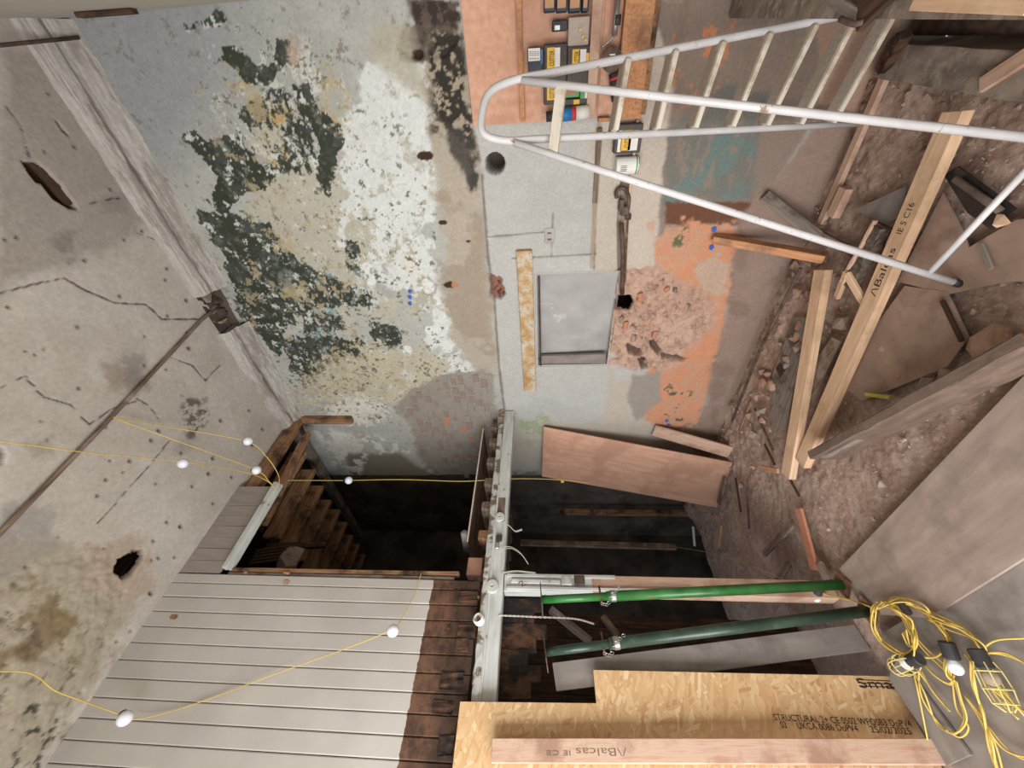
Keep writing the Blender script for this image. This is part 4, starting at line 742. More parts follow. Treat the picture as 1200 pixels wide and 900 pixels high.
q = pb(733, 873, 2.65); lettering('/\\Balcas', .030, (q.x-.012, s0.y+(s1.y-s0.y)*.26-.0235, q.z), s0-s1, (-1, 0, 0), M_['ink_pink'], sb, width=.25); q = pb(668, 876, 2.65); lettering('IE CE', .018, (q.x-.012, s0.y+(s1.y-s0.y)*.16-.0235, q.z), s0-s1, (-1, 0, 0), M_['ink_pink'], sb, width=.12)
# ================================================================== SHEETS
o = slab('leaning_plywood', [(2.765, 2.985, -.03), (2.47, 3.20, -1.9), (2.37, 3.85, -1.9), (2.765, 3.72, -.02)], .012, M_['ply_pink'], None, (-1, 0, 0)); tag(o, 'clean pink plywood sheet leaning on the right wall beyond the beam', 'plywood')
o = bar('leaning_board', wr(766, 504, 2.785), fl(856, 530, -1.88), .15, .02, M_['pine_pink'], None, up=(-1, 0, 0)); tag(o, 'pale brown board leaning behind the pink plywood', 'board')
o = slab('floor_plywood', [(1.155, 2.56, -1.862), (1.235, .92, -1.862), (.795, .90, -1.862), (.755, 2.18, -1.862), (.90, 2.56, -1.862)], .016, M_['ply_floor'], None, (0, 0, 1)); tag(o, 'dusty pinkish plywood sheet on the floor under the prop feet', 'plywood')
o = slab('floor_plywood', [(.80, 2.60, -1.882), (.80, .55, -1.882), (-.25, .55, -1.882), (-.25, 2.62, -1.882)], .016, M_['ply_grey'], None, (0, 0, 1)); tag(o, 'grey dusty plywood sheet on the floor under the yellow cable', 'plywood')
o = slab('floor_offcut', [(.62, 2.67, -1.862), (.28, 2.62, -1.862), (.30, 2.44, -1.862), (.68, 2.52, -1.862)], .012, M_['ply_grey'], None, (0, 0, 1)); tag(o, 'grey offcut of sheet at the foot of the strand board', 'sheet')
# ================================================================== LONG TIMBERS ON THE RUBBLE
def lay(name, pa, pb_, z0, z1, w_, h_, m_, label, cat='timber', up=(0, 0, 1), **k):
    a, b = fl(*pa, z0), fl(*pb_, z1); o = bar(name, a, b, w_, h_, M_[m_], None, up=up, **k); return tag(o, label, cat), a, b
sa, a0, a1 = lay('timber_stud', (941, 543), (1123, 130), -1.855, -1.80, .10, .05, 'pine', 'longest new pine stud with printed stamp lying across the rubble')
d_ = (a0-a1).normalized()            # reading direction: towards the near end
q = fl(1022, 345, -1.79); rd = (a1-a0).normalized(); side = Vector((0, 0, 1)).cross(rd).normalized()
def onstud(t, s): p = a0+(a1-a0)*t; M, _ = frame(a0, a1); n = M.to_3x3()@Vector((0, 0, 1)); return p+n*.0252+side*s
tp0 = (fl(1022, 346, -1.80)-a0).dot(rd)/(a1-a0).length
lettering('/\\Balcas', .042, onstud(tp0, -.022), rd, side, M_['ink'], sa, width=.25); lettering('IE 5 C16', .034, onstud(tp0+.155, -.016), rd, side, M_['ink'], sa, width=.14)
lay('timber_stud', (924, 558), (965, 316), -1.85, -1.80, .10, .05, 'pine', 'shorter new pine stud lying beside the longest stud')
lay('batten', (962, 262), (1038, 88), -1.86, -1.84, .05, .03, 'pine_pink', 'narrow pale batten lying behind the ladder leg', 'batten')
j0, j1 = fl(966, 534, -1.78), fl(1235, 396, -1.76)
jo = bar('old_joist', j0, j1, .055, .19, M_['joist_dusty'], None, bev=.006, rough=.003, cuts=14); tag(jo, 'heavy old brown joist lying on edge across the dirt', 'joist')
o = bar('splice', j0+(j1-j0)*.02+Vector((-.04, -.03, .05)), j0+(j1-j0)*.26+Vector((-.04, -.03, .05)), .02, .05, M_['old_grey'], jo)
o = bar('old_timber', fl(965, 302, -1.83), wr(836, 279, 2.785), .085, .05, M_['pine_orange'], None, up=(0, 1, 0)); tag(o, 'short orange timber leaning on the peach painted wall', 'timber')
o = bar('grey_batten', fl(962, 280, -1.82), wr(896, 229, 2.78), .075, .03, M_['old_grey'], None); tag(o, 'grey batten leaning against the teal painted wall', 'batten'); o = bar('brown_batten', fl(1012, 302, -1.86), fl(950, 270, -1.80), .05, .03, M_['old_wood'], None); tag(o, 'brown weathered batten under the foot of the grey batten', 'batten')
o = tube('iron_rod', [fl(936, 312, -1.78)+Vector((-.03, 0, 0)), fl(890, 402, -1.80)+Vector((-.04, 0, 0)), fl(856, 490, -1.80)+Vector((-.04, 0, 0))], .011, M_['dark_iron'], None, 8); tag(o, 'dark iron rod lying along the foot of the right wall', 'rod')
# dusty ledge along the front wall, with timber on it
lz = -1.0
lg = slab('ledge_plank', [(2.79, FY+.005, lz), (2.79, -.085, lz), (1.02, .01, lz), (1.02, FY+.005, lz)], .035, M_['dusty_plank'], None, (0, 0, 1)); tag(lg, 'dusty wide plank forming a ledge along the front wall', 'plank')
for x in (2.6, 1.15):
    o = put('ledge_pier', mesh(boxbm(.10, .16, .83, .01, .006)), M_['stone_grey'], None, Matrix.Translation((x, FY+.09, lz-.035-.415))); tag(o, 'rough stone pier under the dusty ledge by the front wall', 'pier', 'ledge piers')
o = bar('pine_offcut', fl(1075, 12, lz+.03)+Vector((0, -.05, 0)), fl(1230, -8, lz+.03)+Vector((0, -.02, 0)), .10, .04, M_['pine'], None); tag(o, 'clean pine timber lying on the dusty ledge', 'timber')
o = bar('brown_offcut', fl(1040, 2, lz+.022)+Vector((0, -.05, 0)), fl(1008, 16, lz+.022), .10, .02, M_['dark_wood'], None); tag(o, 'dark brown board scrap lying on the dusty ledge', 'offcut')
o = tube('hook_bar', spline([fl(985, 22, lz+.05), fl(1000, 28, lz+.045), fl(1012, 26, lz+.03)], 5), .009, M_['dark_iron'], None, 6); tag(o, 'black iron hook hanging over the edge of the dusty ledge', 'hook')
o = bar('scrap_batten', fl(970, -4, lz+.03), fl(1006, 18, lz+.02), .03, .02, M_['old_grey'], None); tag(o, 'thin grey batten scrap on the dusty ledge', 'batten')
pe = bar('floor_plank', (2.74, .13, -1.84), (1.55, .19, -1.84), .14, .04, M_['dusty_plank'], None, rough=.003, cuts=10); tag(pe, 'dusty brown plank on the floor beside the dark gap', 'plank')
o = tube('floor_pipe', [(2.72, .0, -1.93), (1.5, .03, -1.93)], .04, M_['dark_iron'], None, 12); tag(o, 'dark pipe lying in the gap beside the dusty plank', 'pipe')
o = bar('pine_scrap', fl(1150, 100, -1.81), fl(1215, 58, -1.81), .06, .02, M_['pine_pink'], None); tag(o, 'pale pine scrap lying across the dusty floor plank', 'offcut')
o = bar('charred_timber', fl(1036, 82, -1.82), fl(1060, 40, -1.78), .05, .05, M_['rot_wood'], None, rough=.008, cuts=5); tag(o, 'charred splintered timber end by the dusty plank', 'timber')
mat('brown_hard', [(146, 122, 109), (158, 133, 119), (168, 144, 130)], 5, rough=.9, bump=.3, dirt=(134, 112, 100), dscale=7, dthr=(.5, .7))
# scraps of sheet on the ground
def scrap(pts, z, m_, label, cat='sheet', th=.006, dz=()):
    P = [fl(x, y, z+(dz[i] if i < len(dz) else 0)) for i, (x, y) in enumerate(pts)]; o = slab('sheet_scrap', P, th, M_[m_], None, (0, 0, 1)); return tag(o, label, cat)
scrap([(1000, 246), (1062, 218), (1058, 252), (1040, 262)], -1.85, 'ply_grey', 'pointed grey scrap of hardboard beside the black foam block')
scrap([(1105, 226), (1128, 270), (1135, 290), (1190, 258), (1290, 240), (1290, 330), (1180, 330), (1110, 345), (1052, 330)], -1.868, 'brown_hard', 'large brown hardboard sheet on the ground under the ladder brace')
scrap([(1060, 335), (1110, 342), (1135, 395), (1110, 430), (1010, 470), (985, 450), (1020, 390)], -1.866, 'brown_hard', 'worn brown sheet on the ground beside the pale stone block')
scrap([(905, 440), (930, 372), (948, 372), (920, 500), (905, 510)], -1.85, 'old_grey', 'grey flat scrap under the shorter pine stud')
scrap([(950, 430), (975, 395), (985, 400), (960, 450), (948, 470)], -1.86, 'old_wood', 'brown flat board scrap between the two pine studs')
scrap([(909, 432), (914, 425), (920, 433), (914, 442)], -1.845, 'black_bag', 'small dark diamond shaped tile scrap near the iron rod', 'tile')
# foam block, triangle offcut, dowel
fb = bar('foam_block', fl(1034, 262, -1.82), fl(994, 335, -1.82), .11, .06, M_['foam_block'], None, bev=.01, rough=.008, cuts=8); tag(fb, 'dark crumbling foam block with a pale edge beside the longest stud', 'foam block'); a_, b_ = fl(1026, 258, -1.785), fl(986, 330, -1.785); bar('pale_edge', a_, b_, .014, .02, M_['pine_pink'], fb, rough=.002, cuts=8)
tf = thing('triangle_frame', 'small pine triangle offcut standing by the shorter stud', 'offcut', fl(990, 355, -1.86)); p0, p1, p2 = fl(981, 348, -1.84), fl(992, 320, -1.77), fl(1014, 357, -1.84); bar('short_side', p0, p1, .04, .022, M_['pine'], tf); bar('long_side', p1, p2, .04, .022, M_['pine'], tf)
o = bar('pine_block', fl(976, 254, -1.835), fl(992, 220, -1.835), .07, .045, M_['pine_pink'], None); tag(o, 'short pale pine block beside the narrow batten', 'offcut')
o = tube('round_bar', [fl(1120, 210, -1.83), fl(1172, 247, -1.83)], .014, M_['old_grey'], None, 10); tag(o, 'grey round wooden bar lying in the dark hollow by the brace', 'bar'); o = slab('hollow_shade', [fl(1106, 205, -1.85), fl(1122, 195, -1.84), fl(1190, 245, -1.84), fl(1158, 270, -1.85), fl(1130, 250, -1.85)], .008, M_['black_bag'], None, (0, 0, 1)); tag(o, 'black sheet standing in for the shade of the hollow under the round bar', 'shade sheet')  # black sheet laid in for the shade of the hollow
o = put('pine_chunk', mesh(rockbm(.09, .06, .04, 77, 16)), M_['pine'], None, Matrix.Translation(fl(1174, 259, -1.83))); tag(o, 'splintered pine chunk by the round bar', 'offcut')
for q, s, m_, lb, sd in [((985, 380), (.15, .11, .09), 'stone_grey', 'pale angular stone between the pine studs', 1), ((1160, 402), (.20, .16, .12), 'stone_pink', 'large pale broken stone block behind the heavy old joist', 2), ((1036, 410), (.08, .08, .06), 'stone_pink', 'small tan stone near the longest stud', 3), ((1052, 438), (.10, .08, .06), 'pine_orange', 'orange broken lump beside the dark stones', 4), ((1036, 445), (.10, .08, .05), 'stone_grey', 'grey flat stone beside the orange lump', 5), ((1085, 452), (.13, .09, .07), 'stone_grey', 'dark grey stone against the heavy old joist', 6), ((1110, 438), (.12, .09, .06), 'stone_grey', 'brown grey stone in the shade of the heavy old joist', 7), ((955, 345), (.15, .13, .10), 'stone_pink', 'tan rubble stone under the shorter pine stud', 8), ((935, 345), (.10, .10, .09), 'stone_pink', 'curved tan stone near the orange timber', 9), ((915, 385), (.11, .10, .07), 'stone_pink', 'flat tan stone by the iron rod', 10), ((908, 400), (.08, .07, .05), 'stone_grey', 'pale pebble by the iron rod', 11), ((882, 535), (.08, .07, .05), 'stone_grey', 'grey cobble near the foot of the pink plywood', 12), ((858, 520), (.11, .09, .06), 'stone_grey', 'grey stone by the corner of the pink plywood', 13), ((850, 510), (.09, .12, .06), 'stone_grey', 'flat grey stone under the leaning board', 14), ((1032, 567), (.05, .05, .04), 'stone_grey', 'pebble in the dirt before the plywood edge', 15), ((1023, 607), (.06, .04, .03), 'stone_grey', 'flat pebble by the plywood edge', 16), ((903, 565), (.05, .06, .04), 'brick_brown', 'brown stone near the tip of the shorter stud', 17)]:
    p = fl(*q, FZ+s[2]*.3); o = put('rubble_stone', mesh(rockbm(*s, sd*7, 15)), M_[m_], None, Matrix.Translation(p)@Matrix.Rotation(sd*.8, 4, 'Z')); tag(o, lb, 'stone')
o = bar('lime_strip', fl(1016, 462, -1.84), fl(1045, 466, -1.84), .02, .03, M_['lime_edge'], None); tag(o, 'lime coloured edge strip beside the dark stones', 'strip')
for i, (qa, qb, m_, lb) in enumerate([((884, 478), (906, 528), 'dark_iron', 'thin dark stick pointing at the shorter stud'), ((896, 520), (908, 545), 'dark_wood', 'short dark stick by the shorter stud tip'), ((925, 560), (937, 582), 'dark_wood', 'dark sliver past the shorter stud tip'), ((1104, 352), (1127, 400), 'dark_wood', 'dark narrow stick beside the worn brown sheet'), ((1150, 285), (1162, 315), 'old_grey', 'small grey splinter on the brown hardboard sheet'), ((866, 505), (880, 470), 'joist_wood', 'brown stick by the iron rod end'), ((862, 560), (868, 600), 'dark_wood', 'dark lath by the pink plywood corner'), ((875, 570), (878, 620), 'dark_iron', 'dark thin rod in the debris near the plywood')]):
    o = bar('debris_stick', fl(*qa, -1.85), fl(*qb, -1.85), .018, .012, M_[m_], None); tag(o, lb, 'stick')
for qa, qb, w_, m_, lb in [((936, 596), (955, 668), .07, 'brick_red', 'reddish board offcut stuck in the dirt before the plywood'), ((930, 612), (895, 650), .05, 'old_wood', 'brown board offcut crossing the reddish one'), ((842, 590), (850, 560), .06, 'old_wood', 'brown offcut at the foot of the pink plywood'), ((893, 548), (912, 552), .04, 'peel', 'small tan offcut at the tip of the shorter stud'), ((845, 615), (842, 640), .03, 'peel', 'tiny tan offcut in the shadow of the plywood'), ((812, 617), (814, 640), .03, 'label_white', 'small white stick in the dark doorway'), ((905, 690), (925, 660), .05, 'old_wood', 'dark offcut beside the green prop'), ((960, 660), (975, 690), .06, 'stone_grey', 'grey offcut beside the foot of the green prop')]:
    o = bar('board_offcut', fl(*qa, -1.85), fl(*qb, -1.85), w_, .02, M_[m_], None); tag(o, lb, 'offcut')
o = put('black_bag', mesh(rockbm(.08, .16, .07, 31, 22)), M_['black_bag'], None, Matrix.Translation(fl(902, 345, -1.83))); tag(o, 'crumpled black plastic by the iron rod, upper scrap', 'plastic bag'); o = put('black_bag', mesh(rockbm(.06, .10, .06, 32, 22)), M_['black_bag'], None, Matrix.Translation(fl(893, 365, -1.83))); tag(o, 'smaller crumpled black plastic scrap by the red brick crumb', 'plastic bag')
rr = random.Random(31); heap = [mesh(rockbm(.09, .075, .06, 200+s_, 13)) for s_ in range(6)]
for i_, me_ in enumerate(heap): me_.materials.append(M_[('stone_pink', 'stone_grey', 'stone_pink', 'brick_dull', 'stone_grey', 'stone_pink')[i_]])
for i_ in range(64):
    y_ = rr.uniform(300, 615); q_ = fl(945-.36*(y_-300)+rr.gauss(8, 16), y_, -1.86)
    if q_.x > RX-.05 or q_.y > 3.35: continue
    o = put('wall_foot_stone', heap[rr.randrange(6)], None, None, Matrix.Translation(q_+Vector((0, 0, rr.uniform(-.01, .03))))@Matrix.Rotation(rr.uniform(0, 6), 4, 'Z')@Matrix.Rotation(rr.uniform(-.5, .5), 4, 'X')@Matrix.Scale(rr.uniform(.45, 1.3), 4)); tag(o, 'small tan rubble stone heaped along the foot of the right wall', 'stone', 'rubble heaped along the wall foot')
# loose rubble chips nobody could count
bm = bmesh.new(); rr = random.Random(99)
def chip(p, s):
    b2 = rockbm(s*rr.uniform(.7, 1.5), s*rr.uniform(.7, 1.3), s*rr.uniform(.4, .9), rr.randrange(10**6), 8); R_ = Matrix.Translation(p)@Matrix.Rotation(rr.uniform(0, 6), 4, 'Z'); mp_ = {}
    for v in b2.verts: mp_[v] = bm.verts.new(R_@v.co)
    for f in b2.faces: bm.faces.new([mp_[v] for v in f.verts])
    b2.free()
for i in range(1500):
    x = rr.uniform(835, 1200); y = rr.uniform(40, 690)
    if x < 1000-.3*(y-350) and y < 300 and x < 930: continue
    p = fl(x, y, -1.905)
    if p.x > RX-.03 or p.y < .2 or p.y > 3.15 or p.x < 1.25: continue
    near = 1 if p.x > 2.1 else .6
    chip(p+Vector((0, 0, max(0, p.x-2.3)*.12)), rr.choice((.012, .015, .02, .025, .035, .05))*near)
rb = put('rubble_chips', mesh(bm), mat('chip', [(146, 124, 112), (164, 142, 130), (184, 164, 150)], 5, rough=.95, bump=.3)); tag(rb, 'loose stone and plaster chips scattered over the dirt floor', 'rubble', None, 'stuff')
# ================================================================== TOOL SHELF ON THE RIGHT WALL
SX = 2.80
tsf = thing('tool_shelf', 'plywood wall shelf for tool cases on the right wall', 'shelf', (SX, .0, -.62))
put('back_panel', mesh(boxbm(.012, .61, .75, .001)), M_['ply_pink'], tsf, Matrix.Translation((SX, .005, .015)))
put('upper_lip', mesh(boxbm(.05, .60, .026, .001)), M_['pine_orange'], tsf, Matrix.Translation((SX-.03, .0, .085))); zsh = wr(696, 70, 2.715).z; put('main_shelf', mesh(boxbm(.075, .60, .02, .001)), M_['joist_wood'], tsf, Matrix.Translation((SX-.04, .0, zsh-.015))); put('front_strip', mesh(boxbm(.012, .60, .05, .001)), M_['pine_pink'], tsf, Matrix.Translation((SX-.086, .0, zsh)))
put('lower_box', mesh(boxbm(.012, .60, .16, .001)), M_['ply_pink'], tsf, Matrix.Translation((SX+.001, .0, -.441))); put('lower_beam', mesh(boxbm(.06, .60, .15, .003)), M_['pine_orange'], tsf, Matrix.Translation((SX-.035, .02, wr(743, 70, 2.74).z))); put('end_strip', mesh(boxbm(.05, .02, .07, .002)), M_['pine_orange'], tsf, Matrix.Translation((SX-.03, .315, -.40)))
put('lower_board', mesh(boxbm(.04, .58, .06, .003)), M_['joist_wood'], tsf, Matrix.Translation((SX-.04, .01, -.60)))
def cs(name, x0, x1, y0, y1, m_, label, cat, dep=.07, X=2.722):
    a, b = wr(x0, y0, X), wr(x1, y1, X); yy = sorted((a.y, b.y)); zz = sorted((a.z, b.z)); t = thing(name, label, cat, (X+dep/2, sum(yy)/2, zz[0]))
    put('body', mesh(boxbm(dep, yy[1]-yy[0]-.002, zz[1]-zz[0]-.002, .004)), M_[m_], t, Matrix.Translation((X+dep/2, sum(yy)/2, sum(zz)/2))); return t
def lab(t, x0, x1, y0, y1, m_, X=2.722, name='label', dx=.0015):
    a, b = wr(x0, y0, X), wr(x1, y1, X); put(name, mesh(boxbm(.002, abs(a.y-b.y), abs(a.z-b.z))), M_[m_], t, Matrix.Translation((X-dx+.0005, (a.y+b.y)/2, (a.z+b.z)/2)))
def wtext(t, txt, x, y, h, wd, X=2.722, m_='ink'): p = wr(x, y, X-.003); lettering(txt, h, p, (0, -1, 0), (0, 0, 1), M_[m_], t, width=wd)
t = cs('blade_box', 618, 636, 56, 91, 'navy', 'navy blade box with white label on top of the tool cases', 'box'); lab(t, 619, 633, 57, 71, 'label_white'); lab(t, 633.5, 636, 58, 75, 'label_blue', dx=.002)
for k in range(4): wtext(t, '| |||', 622+k*3, 69, .008, .03)
t = cs('cutter_case', 637, 664, 52, 96, 'dark_case', 'dark tool case with yellow cutter label under the navy box', 'case'); lab(t, 641, 650, 56, 82, 'label_yellow'); lab(t, 650, 656, 56, 82, 'label_white'); wtext(t, 'CUTTER', 649.3, 77, .026, .064)
t = cs('cutter_case', 665, 690, 54, 100, 'dark_case', 'dark tool case with yellow cutter label beside a small orange label', 'case'); lab(t, 671, 679, 58, 82, 'label_yellow'); lab(t, 679, 686, 58, 82, 'label_white'); wtext(t, 'CUTTER', 678.3, 78, .026, .064); lab(t, 687.2, 690, 62, 73, 'label_yellow')
t = cs('cutter_case', 637, 660, 98, 122, 'dark_case', 'dark tool case with cutter label behind the two ladder tubes', 'case'); lab(t, 641, 650, 99, 117, 'label_yellow'); lab(t, 650, 656, 99, 117, 'label_white'); wtext(t, 'CUTTER', 649.3, 115, .026, .055)
t = cs('parts_box', 661, 679, 101, 114, 'label_green', 'small green and red printed box behind the ladder tube', 'box'); lab(t, 662, 677, 102, 110, 'label_red'); t = cs('parts_box', 680, 690, 101, 116, 'label_green', 'green and white box standing on the tool shelf', 'box'); lab(t, 686, 690, 102, 115, 'label_white')
t = cs('cutter_case', 661, 690, 116, 123, 'dark_case', 'narrow dark case at the end of the tool shelf', 'case'); lab(t, 672, 679, 117, 122, 'label_yellow')
t = cs('organiser_box', 666, 690, 20, 53, 'clear_plastic', 'clear plastic organiser box with brass fittings on the tool shelf', 'box')
for q in ((683, 43), (686, 47), (680, 35)): p = wr(*q, 2.704); put('fitting', mesh(lathebm([(.006, 0), (.006, .003)], 8)), M_['label_yellow'], t, axisM(p, (-1, 0, 0)))
t = cs('clamp_tool', 647, 665, 24, 36, 'black_plastic', 'small black clamp tool lying above the organiser box', 'tool'); lab(t, 650, 656, 30, 35, 'steel')
for i, (x0, x1) in enumerate(((637, 651), (652, 665), (667, 681), (683, 690))):
    t = cs('fixings_tray', x0, x1, -14, 14, 'navy', ['navy tray of brown cartons, uppermost of the tray stack', 'second navy tray from the top of the tray stack', 'third navy tray from the top of the tray stack', 'lowest narrow navy tray resting on the shelf'][i], 'tray'); lab(t, x0+1.5, x1-2, -12, 9, 'cardboard', name='carton')
# spray can lying by the shelf end
c0, c1 = wr(640, 137, 2.70), wr(690, 131, 2.70); sp = thing('spray_can', 'blue and white spray can standing at the end of the tool shelf', 'can', c1)
def seg(n_, t0, t1, r, m_): put(n_, mesh(tubebm([c0.lerp(c1, t0), c0.lerp(c1, t1)], r, 16), smooth=True), M_[m_], sp)
seg('cap', 0, .32, .026, 'black_plastic'); seg('blue_band', .32, .60, .034, 'label_blue'); seg('red_band', .60, .70, .034, 'red_plastic'); seg('white_band', .70, 1.0, .034, 'label_white')
# hand tools in the lower bay
gr = thing('angle_grinder', 'grey and black hand grinder in the lower bay of the shelf', 'tool', wr(715, 80, 2.74)); p = wr(717, 70, 2.73); put('disc', mesh(lathebm([(.055, 0), (.055, .004), (.02, .012)], 20)), M_['dark_iron'], gr, axisM(p, (-1, 0, .2))); tube('body', [wr(719, 86, 2.74), wr(722, 118, 2.74)], .026, M_['black_plastic'], gr, 12); lettering('III', .03, wr(720, 73, 2.716), (0, -1, 0), (0, 0, 1), M_['label_white'], gr, width=.035); tube('red_ring', [wr(720, 90, 2.738), wr(720.4, 93, 2.738)], .028, M_['red_plastic'], gr, 12)
dr = thing('grip_pliers', 'steel locking pliers lying in the lower bay of the shelf', 'tool', wr(715, 45, 2.74)); tube('jaw', spline([wr(704, 56, 2.73), wr(713, 49, 2.73), wr(720, 42, 2.73)], 4), .006, M_['steel'], dr, 6); tube('handle', [wr(720, 42, 2.73), wr(722, 22, 2.73), wr(724, 0, 2.73)], .014, M_['steel'], dr, 8); tube('grip', [wr(723, 30, 2.73), wr(724, 17, 2.73)], .018, M_['black_plastic'], dr, 8)
t = cs('cutter_case', 722, 750, 146, 179, 'dark_case', 'dark tool case with cutter label on the wall below the shelf', 'case', .06, 2.75); lab(t, 729, 738, 153, 176, 'label_yellow', 2.75); lab(t, 738, 746, 153, 176, 'label_white', 2.75); wtext(t, 'CUTTER', 737, 173, .03, .07, 2.75); lab(t, 725.5, 727, 153, 178, 'label_white', 2.75)
q = wr(734, 194, 2.77); tin = thing('paint_tin', 'white labelled tin below the cutter case on the wall', 'tin', q-Vector((0, 0, .07))); put('tin_body', mesh(lathebm([(.050, -.068), (.052, -.066), (.052, .066), (.050, .068)], 20), smooth=False), M_['label_white'], tin, Matrix.Translation(q)); put('tin_rim', mesh(lathebm([(.053, -.072), (.053, -.066)], 20)), M_['steel'], tin, Matrix.Translation(q)); put('green_stripe', mesh(lathebm([(.0525, -.060), (.0525, -.052)], 20)), M_['label_green'], tin, Matrix.Translation(q)); lettering('||||', .03, q+Vector((-.0535, .02, .015)), (0, -1, 0), (0, 0, 1), M_['ink'], tin, width=.03)
ls = bar('wall_ledge', (2.805, .33, -.60), (2.805, .75, -.61), .05, .018, M_['pine_pink'], None); tag(ls, 'short wooden rest fixed to the wall under the tin', 'rest')
# pipe wrench hanging on the wall
pw_ = thing('pipe_wrench', 'old brown iron pipe wrench hanging on the right wall', 'wrench', wr(730, 345, 2.79))
tube('handle', [wr(728, 262, 2.785), wr(730, 300, 2.785), wr(729, 345, 2.785)], [.017, .014, .018], M_['dark_iron'], pw_, 8); put('lower_jaw', mesh(boxbm(.03, .075, .035, .006)), M_['dark_iron'], pw_, Matrix.Translation(wr(728, 240, 2.785))); put('housing', mesh(boxbm(.034, .06, .06, .008)), M_['dark_iron'], pw_, Matrix.Translation(wr(732, 247, 2.785)))
tube('hook_jaw', spline([wr(723, 232, 2.785), wr(722, 226, 2.785), wr(726, 221, 2.785), wr(733, 222, 2.785), wr(737, 232, 2.785), wr(736, 246, 2.785)], 4), .013, M_['dark_iron'], pw_, 8); tube('nut', [wr(733, 254, 2.785), wr(739, 254, 2.785)], .02, M_['dark_iron'], pw_, 10)
tube('bare_pipe', [wr(737, 232, 2.80), wr(732, 330, 2.80)], .008, M_['rust'], pw_, 6)
o = bar('wall_batten', wr(703, 150, 2.81), wr(697, 238, 2.81), .03, .02, M_['old_wood'], None, up=(-1, 0, 0)); tag(o, 'thin brown batten fixed upright on the grey wall', 'batten')
# ================================================================== CEILING CONDUIT, FESTOON LIGHTS
o = tube('ceiling_conduit', [Vector((-1.78, 2.0, 2.695)), on(0, 625, 2, 2.695), on(120, 500, 2, 2.695), on(237, 374, 2, 2.695), Vector((2.74, 1.45, 2.69))], .013, M_['old_wood'], None, 8); tag(o, 'long brown conduit pipe running across the ceiling to the broken cornice', 'conduit')
o = tube('ceiling_conduit', [on(-60, 58, 2, 2.66), on(0, 53, 2, 2.66), on(92, 44, 2, 2.56)], .009, M_['dark_iron'], None, 8); tag(o, 'dark short conduit by the front wall at the cornice', 'conduit'); o = bar('lintel_end', on(92, 18, 1, FY+.012), on(158, 13, 1, FY+.012), .02, .05, M_['dark_wood'], None, up=(1, 0, 0)); tag(o, 'dark broken timber end let into the front wall corner', 'timber')
def bulbpart(t, p, ax, r=.034, m_='bulb_white', hold='black_plastic'):
    M = axisM(p, ax); h = put('bulb_holder', mesh(lathebm([(.017, -.062), (.022, -.055), (.024, -.015), (.020, -.010)], 14)), M_[hold], t, M)
    pr = [(.014, -.014)]+[(r*math.cos(a), .012+r*math.sin(a)) for a in np.linspace(-1.0, 1.5, 9)]; put('bulb', mesh(lathebm(pr, 18), smooth=True), M_[m_], h, M)
def string(label, pts, bulbs, r=.003):
    t = thing('string_light', label, 'string light', pts[0]); tube('cable', spline(pts, 8), r, M_['yellow_cable'], t, 6)
    for b in bulbs: bulbpart(t, b[0], b[1], *(b[2:]))
    return t
hd = pb(325, 574, 2.74); pipe_h = on(133, 489, 2, 2.675)
dn = Vector((-.35, -.45, -.8))
string('yellow string light sagging under the ceiling to the opening header', [on(0, 517, 2, 2.61)+(on(0, 517, 2, 2.61)-on(100, 530, 2, 2.6))*3.2, on(0, 517, 2, 2.61), on(100, 530, 2, 2.6), on(213, 541, 2, 2.57), on(285, 553, 2, 2.5), at(310, 562, 3.22), hd], [(on(214, 543, 2, 2.555), dn)])
string('yellow string light from the ceiling conduit with the bulb nearest the cornice', [pipe_h, at(200, 501, 2.75), at(288, 517, 3.05), at(312, 535, 3.12), at(326, 556, 3.18), hd+Vector((.03, 0, 0))], [(at(290, 517, 3.02), dn)])
string('yellow string light with the bulb just above the opening header', [pipe_h+Vector((0, .01, 0)), at(200, 514, 2.6), at(298, 550, 3.08), at(315, 564, 3.18), hd], [(at(300, 551, 3.06), dn)])
t = string('yellow string light dropping straight down the stair opening', [pb(332, 563, 2.9), pb(370, 563, 2.92), pb(408, 563, 2.92), pb(470, 562, 2.92), pb(535, 564, 2.92), pb(565, 563, 2.93), pb(580, 562, 2.95), pb(610, 561, 3.0), pb(650, 562, 3.05), pb(690, 566, 3.1)], [(pb(408, 563, 2.90), dn)]); put('cable_tag', mesh(boxbm(.03, .004, .03, .001)), M_['label_yellow'], t, Matrix.Translation(pb(659, 564, 3.05)))
string('yellow string light across the white boarding with two bulbs', [Vector((.02, 1.35, 2.69)), on(0, 787, 2, 2.62), on(70, 812, 2, 2.61), pb(143, 838, 2.66), pb(160, 843, 2.74), pb(222, 827, 2.77), pb(330, 787, 2.74), pb(400, 762, 2.68), pb(458, 738, 2.65), pb(472, 722, 2.68), pb(486, 695, 2.74), pb(494, 671, 2.775)], [(pb(146, 841, 2.63), (-.3, -.5, -.8), .036), (pb(460, 739, 2.62), (-.25, -.75, -.5), .036)])
